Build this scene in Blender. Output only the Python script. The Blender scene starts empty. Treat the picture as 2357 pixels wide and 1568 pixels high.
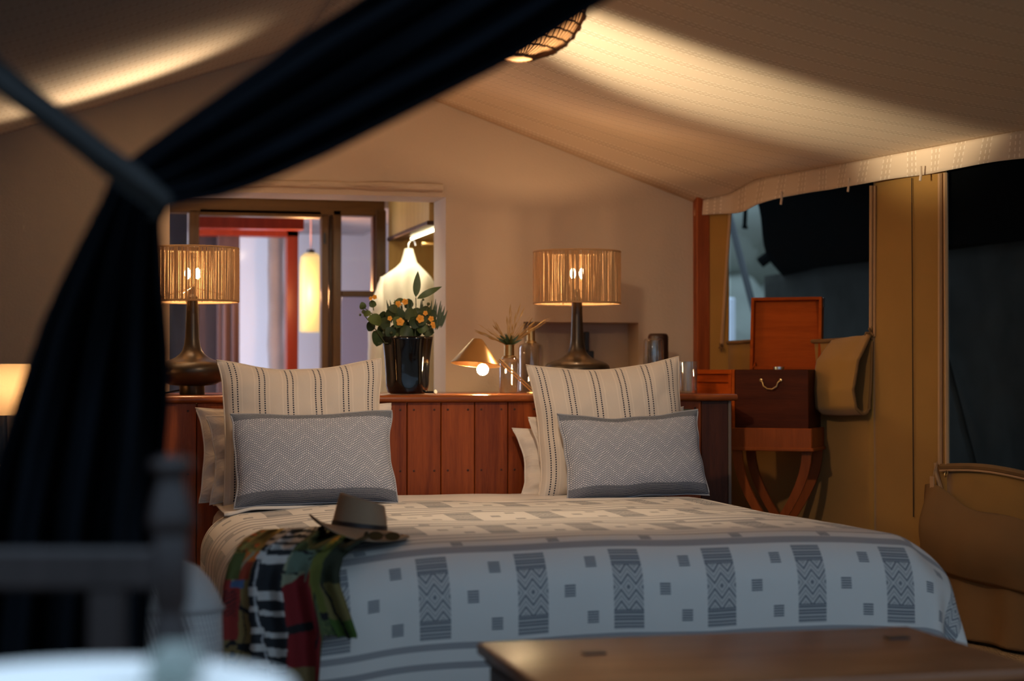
import bpy, bmesh, math, random
from mathutils import Vector, Matrix, noise, Euler
random.seed(11)
SC = bpy.context.scene
COL = SC.collection
R = math.radians

# ------------------------------------------------------------------ camera
H_EYE, YAW, PITCH, FPX = 1.0, R(14.0), R(0.95), 4100.0
cam_d = bpy.data.cameras.new('camera')
cam = bpy.data.objects.new('camera', cam_d)
COL.objects.link(cam)
cam.location = (0, 0, H_EYE)
cam.rotation_euler = (R(90) + PITCH, 0, -YAW)
cam_d.sensor_width = 36.0
cam_d.lens = FPX / 2357 * 36.0
cam_d.clip_start = 0.05
cam_d.dof.use_dof = True
cam_d.dof.focus_distance = 6.25
cam_d.dof.aperture_fstop = 2.0
SC.camera = cam

# ------------------------------------------------------------------ world: dusk sky
w = bpy.data.worlds.new('dusk_sky')
SC.world = w
w.use_nodes = True
wb = w.node_tree.nodes['Background']
# overcast dusk: the zenith three times as bright as the horizon
wn, wl = w.node_tree.nodes, w.node_tree.links
w_tc = wn.new('ShaderNodeTexCoord'); w_sp = wn.new('ShaderNodeSeparateXYZ'); w_ma = wn.new('ShaderNodeMapRange')
wl.new(w_tc.outputs['Generated'], w_sp.inputs[0]); wl.new(w_sp.outputs[2], w_ma.inputs[0])
w_ma.inputs[1].default_value = 0.0; w_ma.inputs[2].default_value = 1.0
w_ma.inputs[3].default_value = 0.74; w_ma.inputs[4].default_value = 2.2
wl.new(w_ma.outputs[0], wb.inputs[1])
wb.inputs[0].default_value = (0.54, 0.76, 1.0, 1)

# ------------------------------------------------------------------ exposure
SC.view_settings.view_transform = 'Standard'
SC.view_settings.look = 'None'
SC.view_settings.exposure = 0.0
SC.view_settings.gamma = 1.0
SC.view_settings.use_curve_mapping = False
SC.cycles.max_bounces = 8
SC.cycles.diffuse_bounces = 4
SC.cycles.glossy_bounces = 3
SC.cycles.transmission_bounces = 6
SC.cycles.transparent_max_bounces = 16
SC.cycles.sample_clamp_indirect = 4.0
SC.cycles.caustics_reflective = False
SC.cycles.caustics_refractive = False
SC.cycles.use_denoising = True

# brightness of the light sources, including the added spots
E_LAMP = 7.2
E_LAMP_BULB = 45.0      # two string drum lamps, per bulb surface
E_CONE_BULB = 320.0
E_PENDANT = 3.5         # watts, point in basket
E_DOWN = 62.0
E_CEIL_SPOT = 1280.0
E_LEFT_SPOT = 190.0
E_BATH = 76.0
WARM = (1.0, 0.63, 0.34)


def at(px, py, Y=None, X=None, Z=None, z=None):
    """point of the room seen at a photo position, on a plane of given Y, X, Z or at depth z"""
    u = (px - 1178.5) / FPX
    v = (784 - py) / FPX
    sp, cp = math.sin(PITCH), math.cos(PITCH)
    fy, fz = cp - v * sp, sp + v * cp
    dx = math.sin(YAW) * fy + math.cos(YAW) * u
    dy = math.cos(YAW) * fy - math.sin(YAW) * u
    if Y is not None: k = Y / dy
    elif X is not None: k = X / dx
    elif Z is not None: k = (Z - H_EYE) / fz
    else: k = z
    return Vector((dx * k, dy * k, H_EYE + fz * k))


def spot(name, loc, target, energy, size, blend, color=WARM, radius=0.03):
    d = bpy.data.lights.new(name, 'SPOT')
    d.energy = energy; d.color = color; d.spot_size = R(size); d.spot_blend = blend
    d.shadow_soft_size = radius
    o = bpy.data.objects.new(name, d)
    COL.objects.link(o)
    o.location = loc
    o.rotation_euler = (Vector(target) - Vector(loc)).to_track_quat('-Z', 'Y').to_euler()
    return o


def point(name, loc, energy, color=WARM, radius=0.04):
    d = bpy.data.lights.new(name, 'POINT')
    d.energy = energy; d.color = color; d.shadow_soft_size = radius
    o = bpy.data.objects.new(name, d)
    COL.objects.link(o)
    o.location = loc
    return o


def area(name, loc, target, energy, sx, sy, color):
    d = bpy.data.lights.new(name, 'AREA')
    d.shape = 'RECTANGLE'; d.size = sx; d.size_y = sy
    d.energy = energy; d.color = color
    o = bpy.data.objects.new(name, d)
    COL.objects.link(o)
    o.location = loc
    o.rotation_euler = (Vector(target) - Vector(loc)).to_track_quat('-Z', 'Y').to_euler()
    return o


# ------------------------------------------------------------------ node helper
class E:
    """a node socket with arithmetic"""
    def __init__(s, g, k): s.g, s.k = g, k
    def _b(s, o, op, rev=False):
        return s.g.m(op, o, s) if rev else s.g.m(op, s, o)
    def __add__(s, o): return s._b(o, 'ADD')
    __radd__ = __add__
    def __sub__(s, o): return s._b(o, 'SUBTRACT')
    def __rsub__(s, o): return s._b(o, 'SUBTRACT', True)
    def __mul__(s, o): return s._b(o, 'MULTIPLY')
    __rmul__ = __mul__
    def __truediv__(s, o): return s._b(o, 'DIVIDE')
    def abs(s): return s.g.m('ABSOLUTE', s)
    def fract(s): return s.g.m('FRACT', s)
    def floor(s): return s.g.m('FLOOR', s)
    def sin(s): return s.g.m('SINE', s)
    def gt(s, o): return s.g.m('GREATER_THAN', s, o)
    def lt(s, o): return s.g.m('LESS_THAN', s, o)
    def max(s, o): return s.g.m('MAXIMUM', s, o)
    def min(s, o): return s.g.m('MINIMUM', s, o)
    def within(s, a, b): return s.gt(a) * s.lt(b)
    def clamp(s): return s.max(0.0).min(1.0)


class G:
    def __init__(s, mat):
        s.t = mat.node_tree; s.n = s.t.nodes; s.l = s.t.links
    def put(s, sock, v):
        if isinstance(v, E): s.l.new(v.k, sock)
        elif hasattr(v, 'is_linked'): s.l.new(v, sock)
        elif isinstance(v, (tuple, list)):
            v = tuple(v)
            sock.default_value = v + (1,) if len(v) == 3 and len(sock.default_value) == 4 else v
        else: sock.default_value = v
    def m(s, op, *a):
        n = s.n.new('ShaderNodeMath'); n.operation = op
        for i, v in enumerate(a): s.put(n.inputs[i], v)
        return E(s, n.outputs[0])
    def coord(s, kind='Object'):
        return s.n.new('ShaderNodeTexCoord').outputs[kind]
    def xyz(s, sock):
        n = s.n.new('ShaderNodeSeparateXYZ'); s.l.new(sock, n.inputs[0])
        return [E(s, o) for o in n.outputs]
    def vec(s, x, y, z):
        n = s.n.new('ShaderNodeCombineXYZ')
        for i, v in enumerate((x, y, z)): s.put(n.inputs[i], v)
        return n.outputs[0]
    def scale(s, sock, sc, off=None):
        n = s.n.new('ShaderNodeMapping'); s.l.new(sock, n.inputs[0])
        n.inputs['Scale'].default_value = sc
        if off is not None: s.put(n.inputs['Location'], off)
        return n.outputs[0]
    def noise(s, vec, scale=5.0, detail=3.0, rough=0.5, dist=0.0):
        n = s.n.new('ShaderNodeTexNoise')
        if vec is not None: s.l.new(vec, n.inputs['Vector'])
        n.inputs['Scale'].default_value = scale; n.inputs['Detail'].default_value = detail
        n.inputs['Roughness'].default_value = rough; n.inputs['Distortion'].default_value = dist
        return E(s, n.outputs[0])
    def voronoi(s, vec, scale, out='Color'):
        n = s.n.new('ShaderNodeTexVoronoi')
        s.l.new(vec, n.inputs['Vector']); n.inputs['Scale'].default_value = scale
        return n.outputs[out]
    def mix(s, f, a, b):
        n = s.n.new('ShaderNodeMix'); n.data_type = 'RGBA'
        s.put(n.inputs[0], f); s.put(n.inputs[6], a); s.put(n.inputs[7], b)
        return n.outputs[2]
    def rand(s): return E(s, s.n.new('ShaderNodeObjectInfo').outputs['Random'])
    def attr(s, name):
        n = s.n.new('ShaderNodeAttribute'); n.attribute_name = name
        return n.outputs['Color']
    def bump(s, h, strength=0.3, dist=0.01):
        n = s.n.new('ShaderNodeBump'); s.put(n.inputs['Height'], h)
        n.inputs['Strength'].default_value = strength; n.inputs['Distance'].default_value = dist
        return n.outputs[0]


def new_mat(name):
    m = bpy.data.materials.new(name); m.use_nodes = True
    g = G(m)
    return m, g, g.n['Principled BSDF'], g.n['Material Output']


def plain(name, col, rough=0.6, metal=0.0, var=0.12, nscale=8.0, bump=0.0, bscale=60.0, sheen=0.0, coat=0.0, spec=0.5):
    m, g, p, o = new_mat(name)
    c = g.coord()
    n = g.noise(c, nscale, 3)
    dark = tuple(max(0, x * (1 - var)) for x in col); light = tuple(min(1, x * (1 + var)) for x in col)
    g.put(p.inputs['Base Color'], g.mix(n, dark, light))
    p.inputs['Roughness'].default_value = rough; p.inputs['Metallic'].default_value = metal
    p.inputs['Sheen Weight'].default_value = sheen; p.inputs['Coat Weight'].default_value = coat
    p.inputs['Specular IOR Level'].default_value = spec
    if bump: g.put(p.inputs['Normal'], g.bump(g.noise(c, bscale, 2), bump))
    return m


def wood(name, c0, c1, axis='z', rough=0.35, scale=1.0, coat=0.0, rvar=0.5, spec=0.25):
    m, g, p, o = new_mat(name)
    c = g.coord()
    st = {'x': (1.2, 16, 16), 'y': (16, 1.2, 16), 'z': (16, 16, 1.2)}[axis]
    r = g.rand()
    v = g.scale(c, tuple(a * scale for a in st), g.vec(r * 37.0, r * 11.0, r * 23.0))
    n = g.noise(v, 1.6, 5, 0.6, 0.6)
    fine = g.noise(g.scale(c, tuple(a * scale * 7 for a in st)), 2.0, 2)
    f = ((n - 0.5) * 1.7 + 0.5 + (fine - 0.5) * 0.5 + (r - 0.5) * rvar).clamp()
    col = g.mix(f, c0, c1)
    g.put(p.inputs['Base Color'], col)
    p.inputs['Roughness'].default_value = rough
    p.inputs['Coat Weight'].default_value = coat; p.inputs['Coat Roughness'].default_value = 0.25
    p.inputs['Specular IOR Level'].default_value = spec
    g.put(p.inputs['Normal'], g.bump(fine, 0.12, 0.004))
    return m


def cloth(name, col, rough=0.9, var=0.06, weave=700.0, bump=0.25, sheen=0.2, transl=0.0, spec=0.2, crease=0.0):
    m, g, p, o = new_mat(name)
    c = g.coord()
    n = g.noise(c, 6.0, 3)
    dark = tuple(max(0, x * (1 - var)) for x in col); light = tuple(min(1, x * (1 + var)) for x in col)
    colr = g.mix(n, dark, light)
    g.put(p.inputs['Base Color'], colr)
    p.inputs['Roughness'].default_value = rough; p.inputs['Sheen Weight'].default_value = sheen
    p.inputs['Specular IOR Level'].default_value = spec
    g.put(p.inputs['Normal'], g.bump(g.noise(c, weave, 1) + g.noise(c, 40, 2) * 0.7, bump, 0.002))
    if crease:
        b2 = g.n.new('ShaderNodeBump'); b2.inputs['Strength'].default_value = crease; b2.inputs['Distance'].default_value = 0.02
        g.put(b2.inputs['Height'], g.noise(g.scale(c, (5, 5, 9)), 1.6, 3, 0.5, 1.2))
        g.put(b2.inputs['Normal'], g.bump(g.noise(c, weave, 1) + g.noise(c, 40, 2) * 0.7, bump, 0.002))
        g.put(p.inputs['Normal'], b2.outputs[0])
    if transl:
        t = g.n.new('ShaderNodeBsdfTranslucent'); g.put(t.inputs[0], colr)
        mx = g.n.new('ShaderNodeMixShader'); mx.inputs[0].default_value = transl
        g.l.new(p.outputs[0], mx.inputs[1]); g.l.new(t.outputs[0], mx.inputs[2]); g.l.new(mx.outputs[0], o.inputs[0])
    return m


def emit(name, col, strength, base=(0.8, 0.8, 0.8)):
    m, g, p, o = new_mat(name)
    p.inputs['Base Color'].default_value = (*base, 1)
    p.inputs['Emission Color'].default_value = (*col, 1); p.inputs['Emission Strength'].default_value = strength
    return m


def thin_glass(name, tint=(0.95, 0.97, 0.97), refl=0.10, rough=0.02, face=0.55):
    m, g, p, o = new_mat(name)
    tr = g.n.new('ShaderNodeBsdfTransparent'); tr.inputs[0].default_value = (*tint, 1)
    gl = g.n.new('ShaderNodeBsdfGlossy'); gl.inputs['Roughness'].default_value = rough
    lw = g.n.new('ShaderNodeLayerWeight'); lw.inputs[0].default_value = 0.35
    mx = g.n.new('ShaderNodeMixShader')
    g.put(mx.inputs[0], (E(g, lw.outputs['Facing']) * face + refl).min(0.85))
    g.l.new(tr.outputs[0], mx.inputs[1]); g.l.new(gl.outputs[0], mx.inputs[2]); g.l.new(mx.outputs[0], o.inputs[0])
    return m


# ------------------------------------------------------------------ mesh helper
class MB:
    def __init__(s): s.v, s.f, s.uv, s.col = [], [], [], []
    def add(s, vs, fs, uv=None):
        b = len(s.v); s.v += [tuple(x) for x in vs]; s.f += [tuple(i + b for i in f) for f in fs]
        s.uv += list(uv) if uv else [(0, 0)] * len(vs)
        return s
    def box(s, c, d, bev=0.0, rot=None, seg=1):
        bm = bmesh.new(); bmesh.ops.create_cube(bm, size=1.0)
        for v in bm.verts: v.co = Vector((v.co.x * d[0], v.co.y * d[1], v.co.z * d[2]))
        if bev > 0: bmesh.ops.bevel(bm, geom=list(bm.edges), offset=min(bev, 0.49 * min(d)), segments=seg, affect='EDGES', profile=0.5)
        M = Matrix.Translation(c)
        if rot is not None: M = M @ (rot.to_4x4() if isinstance(rot, Matrix) else Euler(rot).to_matrix().to_4x4())
        bm.verts.index_update()
        s.add([M @ v.co for v in bm.verts], [[v.index for v in f.verts] for f in bm.faces]); bm.free()
        return s
    def bx(s, x0, x1, y0, y1, z0, z1, bev=0.0, seg=1):
        return s.box(((x0 + x1) / 2, (y0 + y1) / 2, (z0 + z1) / 2), (abs(x1 - x0), abs(y1 - y0), abs(z1 - z0)), bev, None, seg)
    def lathe(s, prof, n=32, c=(0, 0, 0), rot=None, cap=True, sx=1.0, sy=1.0):
        vs, fs, uv = [], [], []
        for j, (r, z) in enumerate(prof):
            for i in range(n):
                a = 2 * math.pi * i / n
                vs.append(Vector((r * math.cos(a) * sx, r * math.sin(a) * sy, z))); uv.append((i / n, j / (len(prof) - 1)))
        for j in range(len(prof) - 1):
            for i in range(n):
                k = (i + 1) % n
                fs.append((j * n + i, j * n + k, (j + 1) * n + k, (j + 1) * n + i))
        if cap:
            if prof[0][0] > 1e-5: fs.append(tuple(range(n - 1, -1, -1)))
            if prof[-1][0] > 1e-5: fs.append(tuple((len(prof) - 1) * n + i for i in range(n)))
        M = Matrix.Translation(c) @ (Euler(rot).to_matrix().to_4x4() if rot is not None and not isinstance(rot, Matrix) else (rot.to_4x4() if rot is not None else Matrix()))
        return s.add([M @ v for v in vs], fs, uv)
    def cyl(s, a, b, r, n=12, r2=None):
        a, b = Vector(a), Vector(b); d = b - a
        q = d.to_track_quat('Z', 'Y').to_matrix()
        return s.lathe([(r, 0), (r if r2 is None else r2, d.length)], n, a, q)
    def tube(s, pts, r, n=6, closed=False):
        pts = [Vector(p) for p in pts]; L = len(pts); rs = r if isinstance(r, (list, tuple)) else [r] * L
        vs, fs = [], []
        up = Vector((0.13, 0.21, 0.97))
        for i, p in enumerate(pts):
            t = (pts[(i + 1) % L] - pts[i - 1]) if closed else (pts[min(i + 1, L - 1)] - pts[max(i - 1, 0)])
            if t.length < 1e-9: t = Vector((0, 0, 1))
            t.normalize()
            a = t.cross(up)
            if a.length < 0.05: a = t.cross(Vector((1, 0, 0)))
            a.normalize(); b = t.cross(a)
            for k in range(n):
                g_ = 2 * math.pi * k / n
                vs.append(p + (a * math.cos(g_) + b * math.sin(g_)) * rs[i])
        for i in range(L if closed else L - 1):
            j = (i + 1) % L
            for k in range(n):
                l = (k + 1) % n
                fs.append((i * n + k, i * n + l, j * n + l, j * n + k))
        if not closed:
            fs.append(tuple(range(n - 1, -1, -1))); fs.append(tuple((L - 1) * n + k for k in range(n)))
        return s.add(vs, fs)
    def sphere(s, c, r, n=16, m=10, sc=(1, 1, 1)):
        prof = [(max(1e-6, r * math.sin(math.pi * j / m)), -r * math.cos(math.pi * j / m)) for j in range(m + 1)]
        b = len(s.v); s.lathe(prof, n, (0, 0, 0), None, False)
        for i in range(b, len(s.v)):
            x, y, z = s.v[i]; s.v[i] = (x * sc[0] + c[0], y * sc[1] + c[1], z * sc[2] + c[2])
        return s
    def grid(s, fn, nu, nv, uvf=None, closed_u=False):
        vs, fs, uv = [], [], []
        for j in range(nv + 1):
            for i in range(nu + 1):
                a, b = i / nu, j / nv
                vs.append(fn(a, b)); uv.append(uvf(a, b) if uvf else (a, b))
        W = nu + 1
        for j in range(nv):
            for i in range(nu):
                fs.append((j * W + i, j * W + i + 1, (j + 1) * W + i + 1, (j + 1) * W + i))
        return s.add(vs, fs, uv)
    def prism(s, poly, y0, y1):
        """polygon in x,z pushed along y"""
        n = len(poly)
        vs = [(x, y0, z) for x, z in poly] + [(x, y1, z) for x, z in poly]
        fs = [tuple(range(n)), tuple(range(2 * n - 1, n - 1, -1))] + [(i, i + n, (i + 1) % n + n, (i + 1) % n) for i in range(n)]
        return s.add(vs, fs)
    def mesh(s, name, mat, smooth=True, angle=40):
        me = bpy.data.meshes.new(name)
        me.from_pydata(s.v, [], s.f); me.update()
        uvl = me.uv_layers.new(name='UVMap')
        for l in me.loops: uvl.data[l.index].uv = s.uv[l.vertex_index]
        if s.col:
            ca = me.color_attributes.new('print', 'FLOAT_COLOR', 'POINT')
            for i, c in enumerate(s.col): ca.data[i].color = (*c, 1)
        bm = bmesh.new(); bm.from_mesh(me); bmesh.ops.recalc_face_normals(bm, faces=bm.faces); bm.to_mesh(me); bm.free()
        if mat: me.materials.append(mat)
        if smooth:
            me.shade_smooth()
            if angle: me.set_sharp_from_angle(angle=R(angle))
        return me
    def obj(s, name, mat, parent=None, smooth=True, angle=40, label=None, cat=None, group=None, kind=None, loc=None, solid=0.0):
        o = bpy.data.objects.new(name, s.mesh(name, mat, smooth, angle)); COL.objects.link(o)
        if parent is not None: o.parent = parent
        if loc is not None: o.location = loc
        if solid:
            md = o.modifiers.new('thickness', 'SOLIDIFY'); md.thickness = solid; md.offset = 0
        return tag(o, label, cat, group, kind)


def tag(o, label=None, cat=None, group=None, kind=None):
    for k, v in (('label', label), ('category', cat), ('group', group), ('kind', kind)):
        if v: o[k] = v
    return o


def thing(name, label, cat, loc=(0, 0, 0), rz=0.0, group=None, rot=None):
    o = bpy.data.objects.new(name, None); COL.objects.link(o)
    o.location = loc; o.rotation_euler = rot if rot is not None else (0, 0, rz); o.empty_display_size = 0.1
    return tag(o, label, cat, group)


def copy_tree(o, parent=None):
    c = o.copy(); COL.objects.link(c)
    if parent is not None: c.parent = parent
    for ch in list(o.children): copy_tree(ch, c)
    return c


def lerp(a, b, t): return a + (b - a) * t
def sstep(a, b, x):
    t = max(0.0, min(1.0, (x - a) / (b - a))); return t * t * (3 - 2 * t)
def interp(pts, t):
    """polyline of tuples with first entry as key"""
    if t <= pts[0][0]: return pts[0][1:]
    for a, b in zip(pts, pts[1:]):
        if t <= b[0]:
            k = (t - a[0]) / (b[0] - a[0]); return tuple(lerp(x, y, k) for x, y in zip(a[1:], b[1:]))
    return pts[-1][1:]
def nz(x, y, z=0.0): return noise.noise(Vector((x, y, z)))

# ================================================================== materials
M_PLASTER = plain('tan plaster', (0.54, 0.425, 0.315), 0.85, var=0.06, nscale=3.0, bump=0.15, bscale=90)
M_LINTEL = wood('limewashed beam', (0.36, 0.27, 0.19), (0.66, 0.54, 0.41), 'x', 0.8, scale=1.6, rvar=0.1, spec=0.1)
M_REVEAL = M_PLASTER
M_FLOOR = wood('dark floorboards', (0.06, 0.03, 0.015), (0.16, 0.08, 0.035), 'y', 0.5)
M_SISAL = plain('sisal weave', (0.42, 0.28, 0.13), 0.95, var=0.5, nscale=90.0, bump=0.9, bscale=110)
M_CANVAS = cloth('ochre canvas', (0.37, 0.195, 0.045), var=0.08, weave=420, bump=0.3)
M_CANVAS_D = cloth('brown canvas', (0.21, 0.115, 0.045), var=0.10, weave=420, bump=0.3, sheen=0.0)
M_PIPING = cloth('tan binding', (0.50, 0.29, 0.14), weave=300)
M_SEAM = plain('dark thread', (0.05, 0.03, 0.015), 0.9)
M_REDWOOD = wood('red brown wood', (0.16, 0.028, 0.005), (0.42, 0.095, 0.016), 'z', 0.42)
M_REDWOOD_X = wood('red brown rail wood', (0.16, 0.035, 0.008), (0.40, 0.11, 0.025), 'x', 0.30, coat=0.3)
M_DARKWOOD = wood('dark brown wood', (0.045, 0.013, 0.006), (0.12, 0.035, 0.015), 'z', 0.4)
M_DARKWOOD_X = wood('dark brown rail wood', (0.03, 0.010, 0.006), (0.07, 0.024, 0.012), 'x', 0.4)
M_TRUNK = wood('brown trunk wood', (0.12, 0.042, 0.017), (0.34, 0.145, 0.062), 'x', 0.36, scale=0.8, coat=0.12)
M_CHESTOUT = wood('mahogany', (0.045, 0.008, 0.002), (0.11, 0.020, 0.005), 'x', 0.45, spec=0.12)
M_CHESTIN = wood('orange mahogany', (0.26, 0.038, 0.003), (0.46, 0.082, 0.007), 'x', 0.5, spec=0.06)  # its orange also stands in for lamplight on corner stile and side leaf
M_LEG = wood('turned mahogany', (0.20, 0.042, 0.007), (0.34, 0.075, 0.013), 'z', 0.35)
M_WINFRAME = wood('honey brown frame', (0.055, 0.024, 0.007), (0.15, 0.068, 0.020), 'z', 0.35)
M_WINFRAME_X = wood('honey brown head', (0.055, 0.024, 0.007), (0.15, 0.068, 0.020), 'x', 0.35)
M_CUPBOARD = wood('yellow wood', (0.42, 0.25, 0.07), (0.62, 0.41, 0.14), 'z', 0.45, rvar=0.1)
M_REDDOOR = wood('red door paint', (0.16, 0.016, 0.006), (0.25, 0.030, 0.010), 'z', 0.3, rvar=0.1)
M_BATHWALL = plain('white limewash', (0.72, 0.73, 0.80), 0.85, var=0.06, nscale=2.0)
M_STONE = plain('grey stone', (0.52, 0.50, 0.50), 0.9, var=0.25, nscale=6.0, bump=0.5, bscale=20)
M_BRASS = plain('brushed brass', (0.62, 0.43, 0.20), 0.32, 1.0, var=0.05)
M_BRASS_D = plain('aged brass', (0.42, 0.27, 0.11), 0.35, 1.0, var=0.1)
M_BRONZE = plain('dark bronze', (0.045, 0.032, 0.021), 0.36, 0.6, var=0.10, coat=0.1)
M_BLACK = plain('black', (0.012, 0.011, 0.011), 0.4)
M_BLACKGLASS = plain('black glazed glass', (0.004, 0.004, 0.005), 0.07, spec=0.45)
M_STEEL = plain('steel', (0.55, 0.55, 0.55), 0.3, 1.0)
M_GLASS = thin_glass('clear glass', (0.93, 0.95, 0.95), 0.06)
M_PANE = thin_glass('window pane', (0.97, 0.97, 0.98), 0.0, 0.04, 0.10)
M_PANE_D = thin_glass('tinted lower pane', (0.74, 0.70, 0.74), 0.0, 0.04, 0.10)  # same glass with a darker tint than the other panes
M_MIST = thin_glass('smoked bottle glass', (0.80, 0.76, 0.72), 0.07)
M_NAVY = cloth('navy curtain cloth', (0.0030, 0.0041, 0.0060), var=0.25, weave=500, sheen=0.0, spec=0.03)
M_STRAP = cloth('slate strap webbing', (0.021, 0.0215, 0.022), weave=500, sheen=0.0, spec=0.05)
M_LINEN_W = cloth('white cotton', (0.78, 0.72, 0.66), weave=600, bump=0.2, crease=0.55)
M_SHEET = cloth('white sheet', (0.74, 0.70, 0.66), weave=600, bump=0.15)
M_TABLECLOTH = cloth('white tablecloth', (0.86, 0.83, 0.80), weave=500)
M_SAGE = cloth('sage napkin', (0.17, 0.20, 0.18), weave=500)
M_CHAIR = wood('dark chair wood', (0.012, 0.008, 0.008), (0.026, 0.019, 0.019), 'z', 0.38, rvar=0.2)
M_LEAF = plain('green leaf', (0.060, 0.095, 0.020), 0.5, var=0.4, nscale=30)
M_LEAF_D = plain('dark green leaf', (0.032, 0.056, 0.015), 0.5, var=0.4, nscale=30)
M_STEM = plain('green stem', (0.05, 0.065, 0.02), 0.6)
M_FLOWER = plain('orange petal', (0.85, 0.36, 0.03), 0.6, var=0.15, nscale=40)
M_STRAW = plain('dried grass', (0.42, 0.26, 0.09), 0.8, var=0.3, nscale=40)
M_RATTAN = plain('dark rattan', (0.10, 0.045, 0.015), 0.6, var=0.3, nscale=40)
M_RATTAN_L = plain('pale rattan', (0.50, 0.30, 0.13), 0.6, var=0.3, nscale=40)
M_FLY = cloth('black flysheet', (0.006, 0.007, 0.007), weave=300, sheen=0.0, spec=0.0)
M_TEAL = cloth('teal grey awning cloth', (0.052, 0.050, 0.042), var=0.35, weave=300, sheen=0.0, spec=0.0)
M_POLE = plain('dark pole', (0.02, 0.022, 0.022), 0.5)

# ================================================================== the room
YB = 7.6                       # back wall face
RIDGE_X, RIDGE_Z = 0.95, 2.39
WALL = [(2.3, 3.46), (4.4, 3.42), (5.585, 3.23), (7.0, 3.0), (7.45, 2.90), (7.62, 2.74)]  # Y, X of the right canvas wall
def wall_x(Y): return interp(WALL, Y)[0]
def wall_pt(px, py):
    """where a line of sight meets the right canvas wall"""
    lo, hi = 2.4, 7.62
    for _ in range(40):
        mid = (lo + hi) / 2
        if at(px, py, Y=mid).x > wall_x(mid): hi = mid
        else: lo = mid
    return at(px, py, Y=(lo + hi) / 2)
EAVE_Z = 1.83

f0 = MB().bx(-1.4, 3.7, 2.3, 8.0, -0.08, -0.03).obj('floor', M_FLOOR, kind='structure', smooth=False)
me_board = None
for i in range(34):
    x0 = -1.4 + i * 0.15
    if me_board is None:
        b = MB().bx(0, 0.147, 2.3, 8.0, -0.03, 0.0, 0.003).obj('floorboard', M_FLOOR, f0, smooth=False); me_board = b
    else:
        b = me_board.copy(); COL.objects.link(b)
    b.location.x = x0

X0, X1 = at(390, 640, Y=YB).x, at(1026, 640, Y=YB).x       # opening into the dressing room
ZT = at(700, 446, Y=YB).z
NX0, NX1, NZ = at(1205, 742, Y=YB).x, at(1470, 742, Y=YB).x, at(1340, 742, Y=YB).z
wbk = MB()
TW = 0.26
wbk.bx(-1.5, X0, YB, YB + TW, 0, 2.7).bx(X0, X1, YB, YB + TW, ZT, 2.7).bx(X0, X1, YB, YB + TW, 0, 0.86)
wbk.bx(X1, NX0, YB, YB + TW, 0, 2.7).bx(NX0, NX1, YB, YB + TW, NZ, 2.7).bx(NX0, NX1, YB, YB + TW, 0, 0.86)
wbk.bx(NX0, NX1, YB + 0.16, YB + TW, 0.86, NZ).bx(NX1, 2.745, YB, YB + TW, 0, 2.7)
wbk.obj('wall_back', M_PLASTER, kind='structure', smooth=False)

# rough limewashed lintel over the opening
lx0, lx1 = at(372, 430, Y=YB).x, at(1018, 430, Y=YB).x
lz0, lz1 = at(800, 446, Y=YB).z, at(800, 416, Y=YB).z
def lint(a, b):
    x = lerp(lx0, lx1, a); k = 2 * math.pi * b
    rr = 1 + 0.22 * nz(x * 6, 1.5) + 0.10 * nz(x * 20, math.cos(k) * 2, math.sin(k) * 2)
    return Vector((x, YB + 0.03 + 0.055 * rr * math.sin(k), (lz0 + lz1) / 2 + 0.008 + (lz1 - lz0) * 0.52 * rr * math.cos(k) * (1.0 if abs(math.cos(k)) < .7 else .85)))
MB().grid(lint, 80, 16).obj('trim_1', M_LINTEL, kind='structure')

# wooden corner post where wall meets canvas
cp = MB()
cp.bx(2.738, 2.80, YB - 0.05, YB + 0.10, 0, 1.95, 0.004)
cp.obj('trim_2', M_REDWOOD, kind='structure', smooth=False)

# roof lining: two ruled slopes with sag, woven stripes across
mroof, g, p, o = new_mat('cream roof lining')
uv = g.xyz(g.coord('UV'))
vv = uv[1] / 0.15
fr = (vv + g.noise(g.coord(), 0.9, 1) * 0.15).fract()
line = fr.within(0.10, 0.145).max(fr.within(0.25, 0.29)).max(fr.within(0.42, 0.465))
dash = (uv[0] / 0.022 + (vv.floor() * 0.37)).fract().gt(0.42)
band = fr.within(0.12, 0.45)
c1 = g.mix(band * 0.55, (0.66, 0.52, 0.38), (0.55, 0.42, 0.295))
c2 = g.mix(line * dash * 0.6, c1, (0.90, 0.79, 0.65))
g.put(p.inputs['Base Color'], c2)
p.inputs['Roughness'].default_value = 0.85; p.inputs['Specular IOR Level'].default_value = 0.15
g.put(p.inputs['Normal'], g.bump(g.noise(g.coord(), 500, 1) * 0.5, 0.3, 0.002))
M_ROOF = mroof

def eave(Y):
    dip = 0.075 * sstep(7.2, 7.62, Y)
    return Vector((wall_x(Y) + 0.0, Y, EAVE_Z - dip))
def roof_r(a, b):
    Y = lerp(2.4, YB + 0.02, b)
    e = eave(Y); k = a
    x = lerp(RIDGE_X, e.x, k); z = lerp(RIDGE_Z, e.z, k)
    sag = 0.115 * sstep(0.0, 1.0, (YB - Y) / 1.3)
    return Vector((x, Y, z - sag * math.sin(math.pi * k ** 0.85)))
def roof_l(a, b):
    Y = lerp(2.4, YB + 0.02, b)
    x = lerp(RIDGE_X, -1.05, a); z = lerp(RIDGE_Z, 1.70, a)
    sag = 0.06 * sstep(0.0, 1.0, (YB - Y) / 1.3)
    return Vector((x, Y, z - sag * math.sin(math.pi * a)))
ce = MB()
ce.grid(roof_r, 40, 60, lambda a, b: (a * 2.3, lerp(2.4, YB, b)))
ce.grid(roof_l, 24, 40, lambda a, b: (a * 2.1, lerp(2.4, YB, b)))
ceiling = ce.obj('ceiling', M_ROOF, kind='structure', angle=0, solid=0.01)
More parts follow.
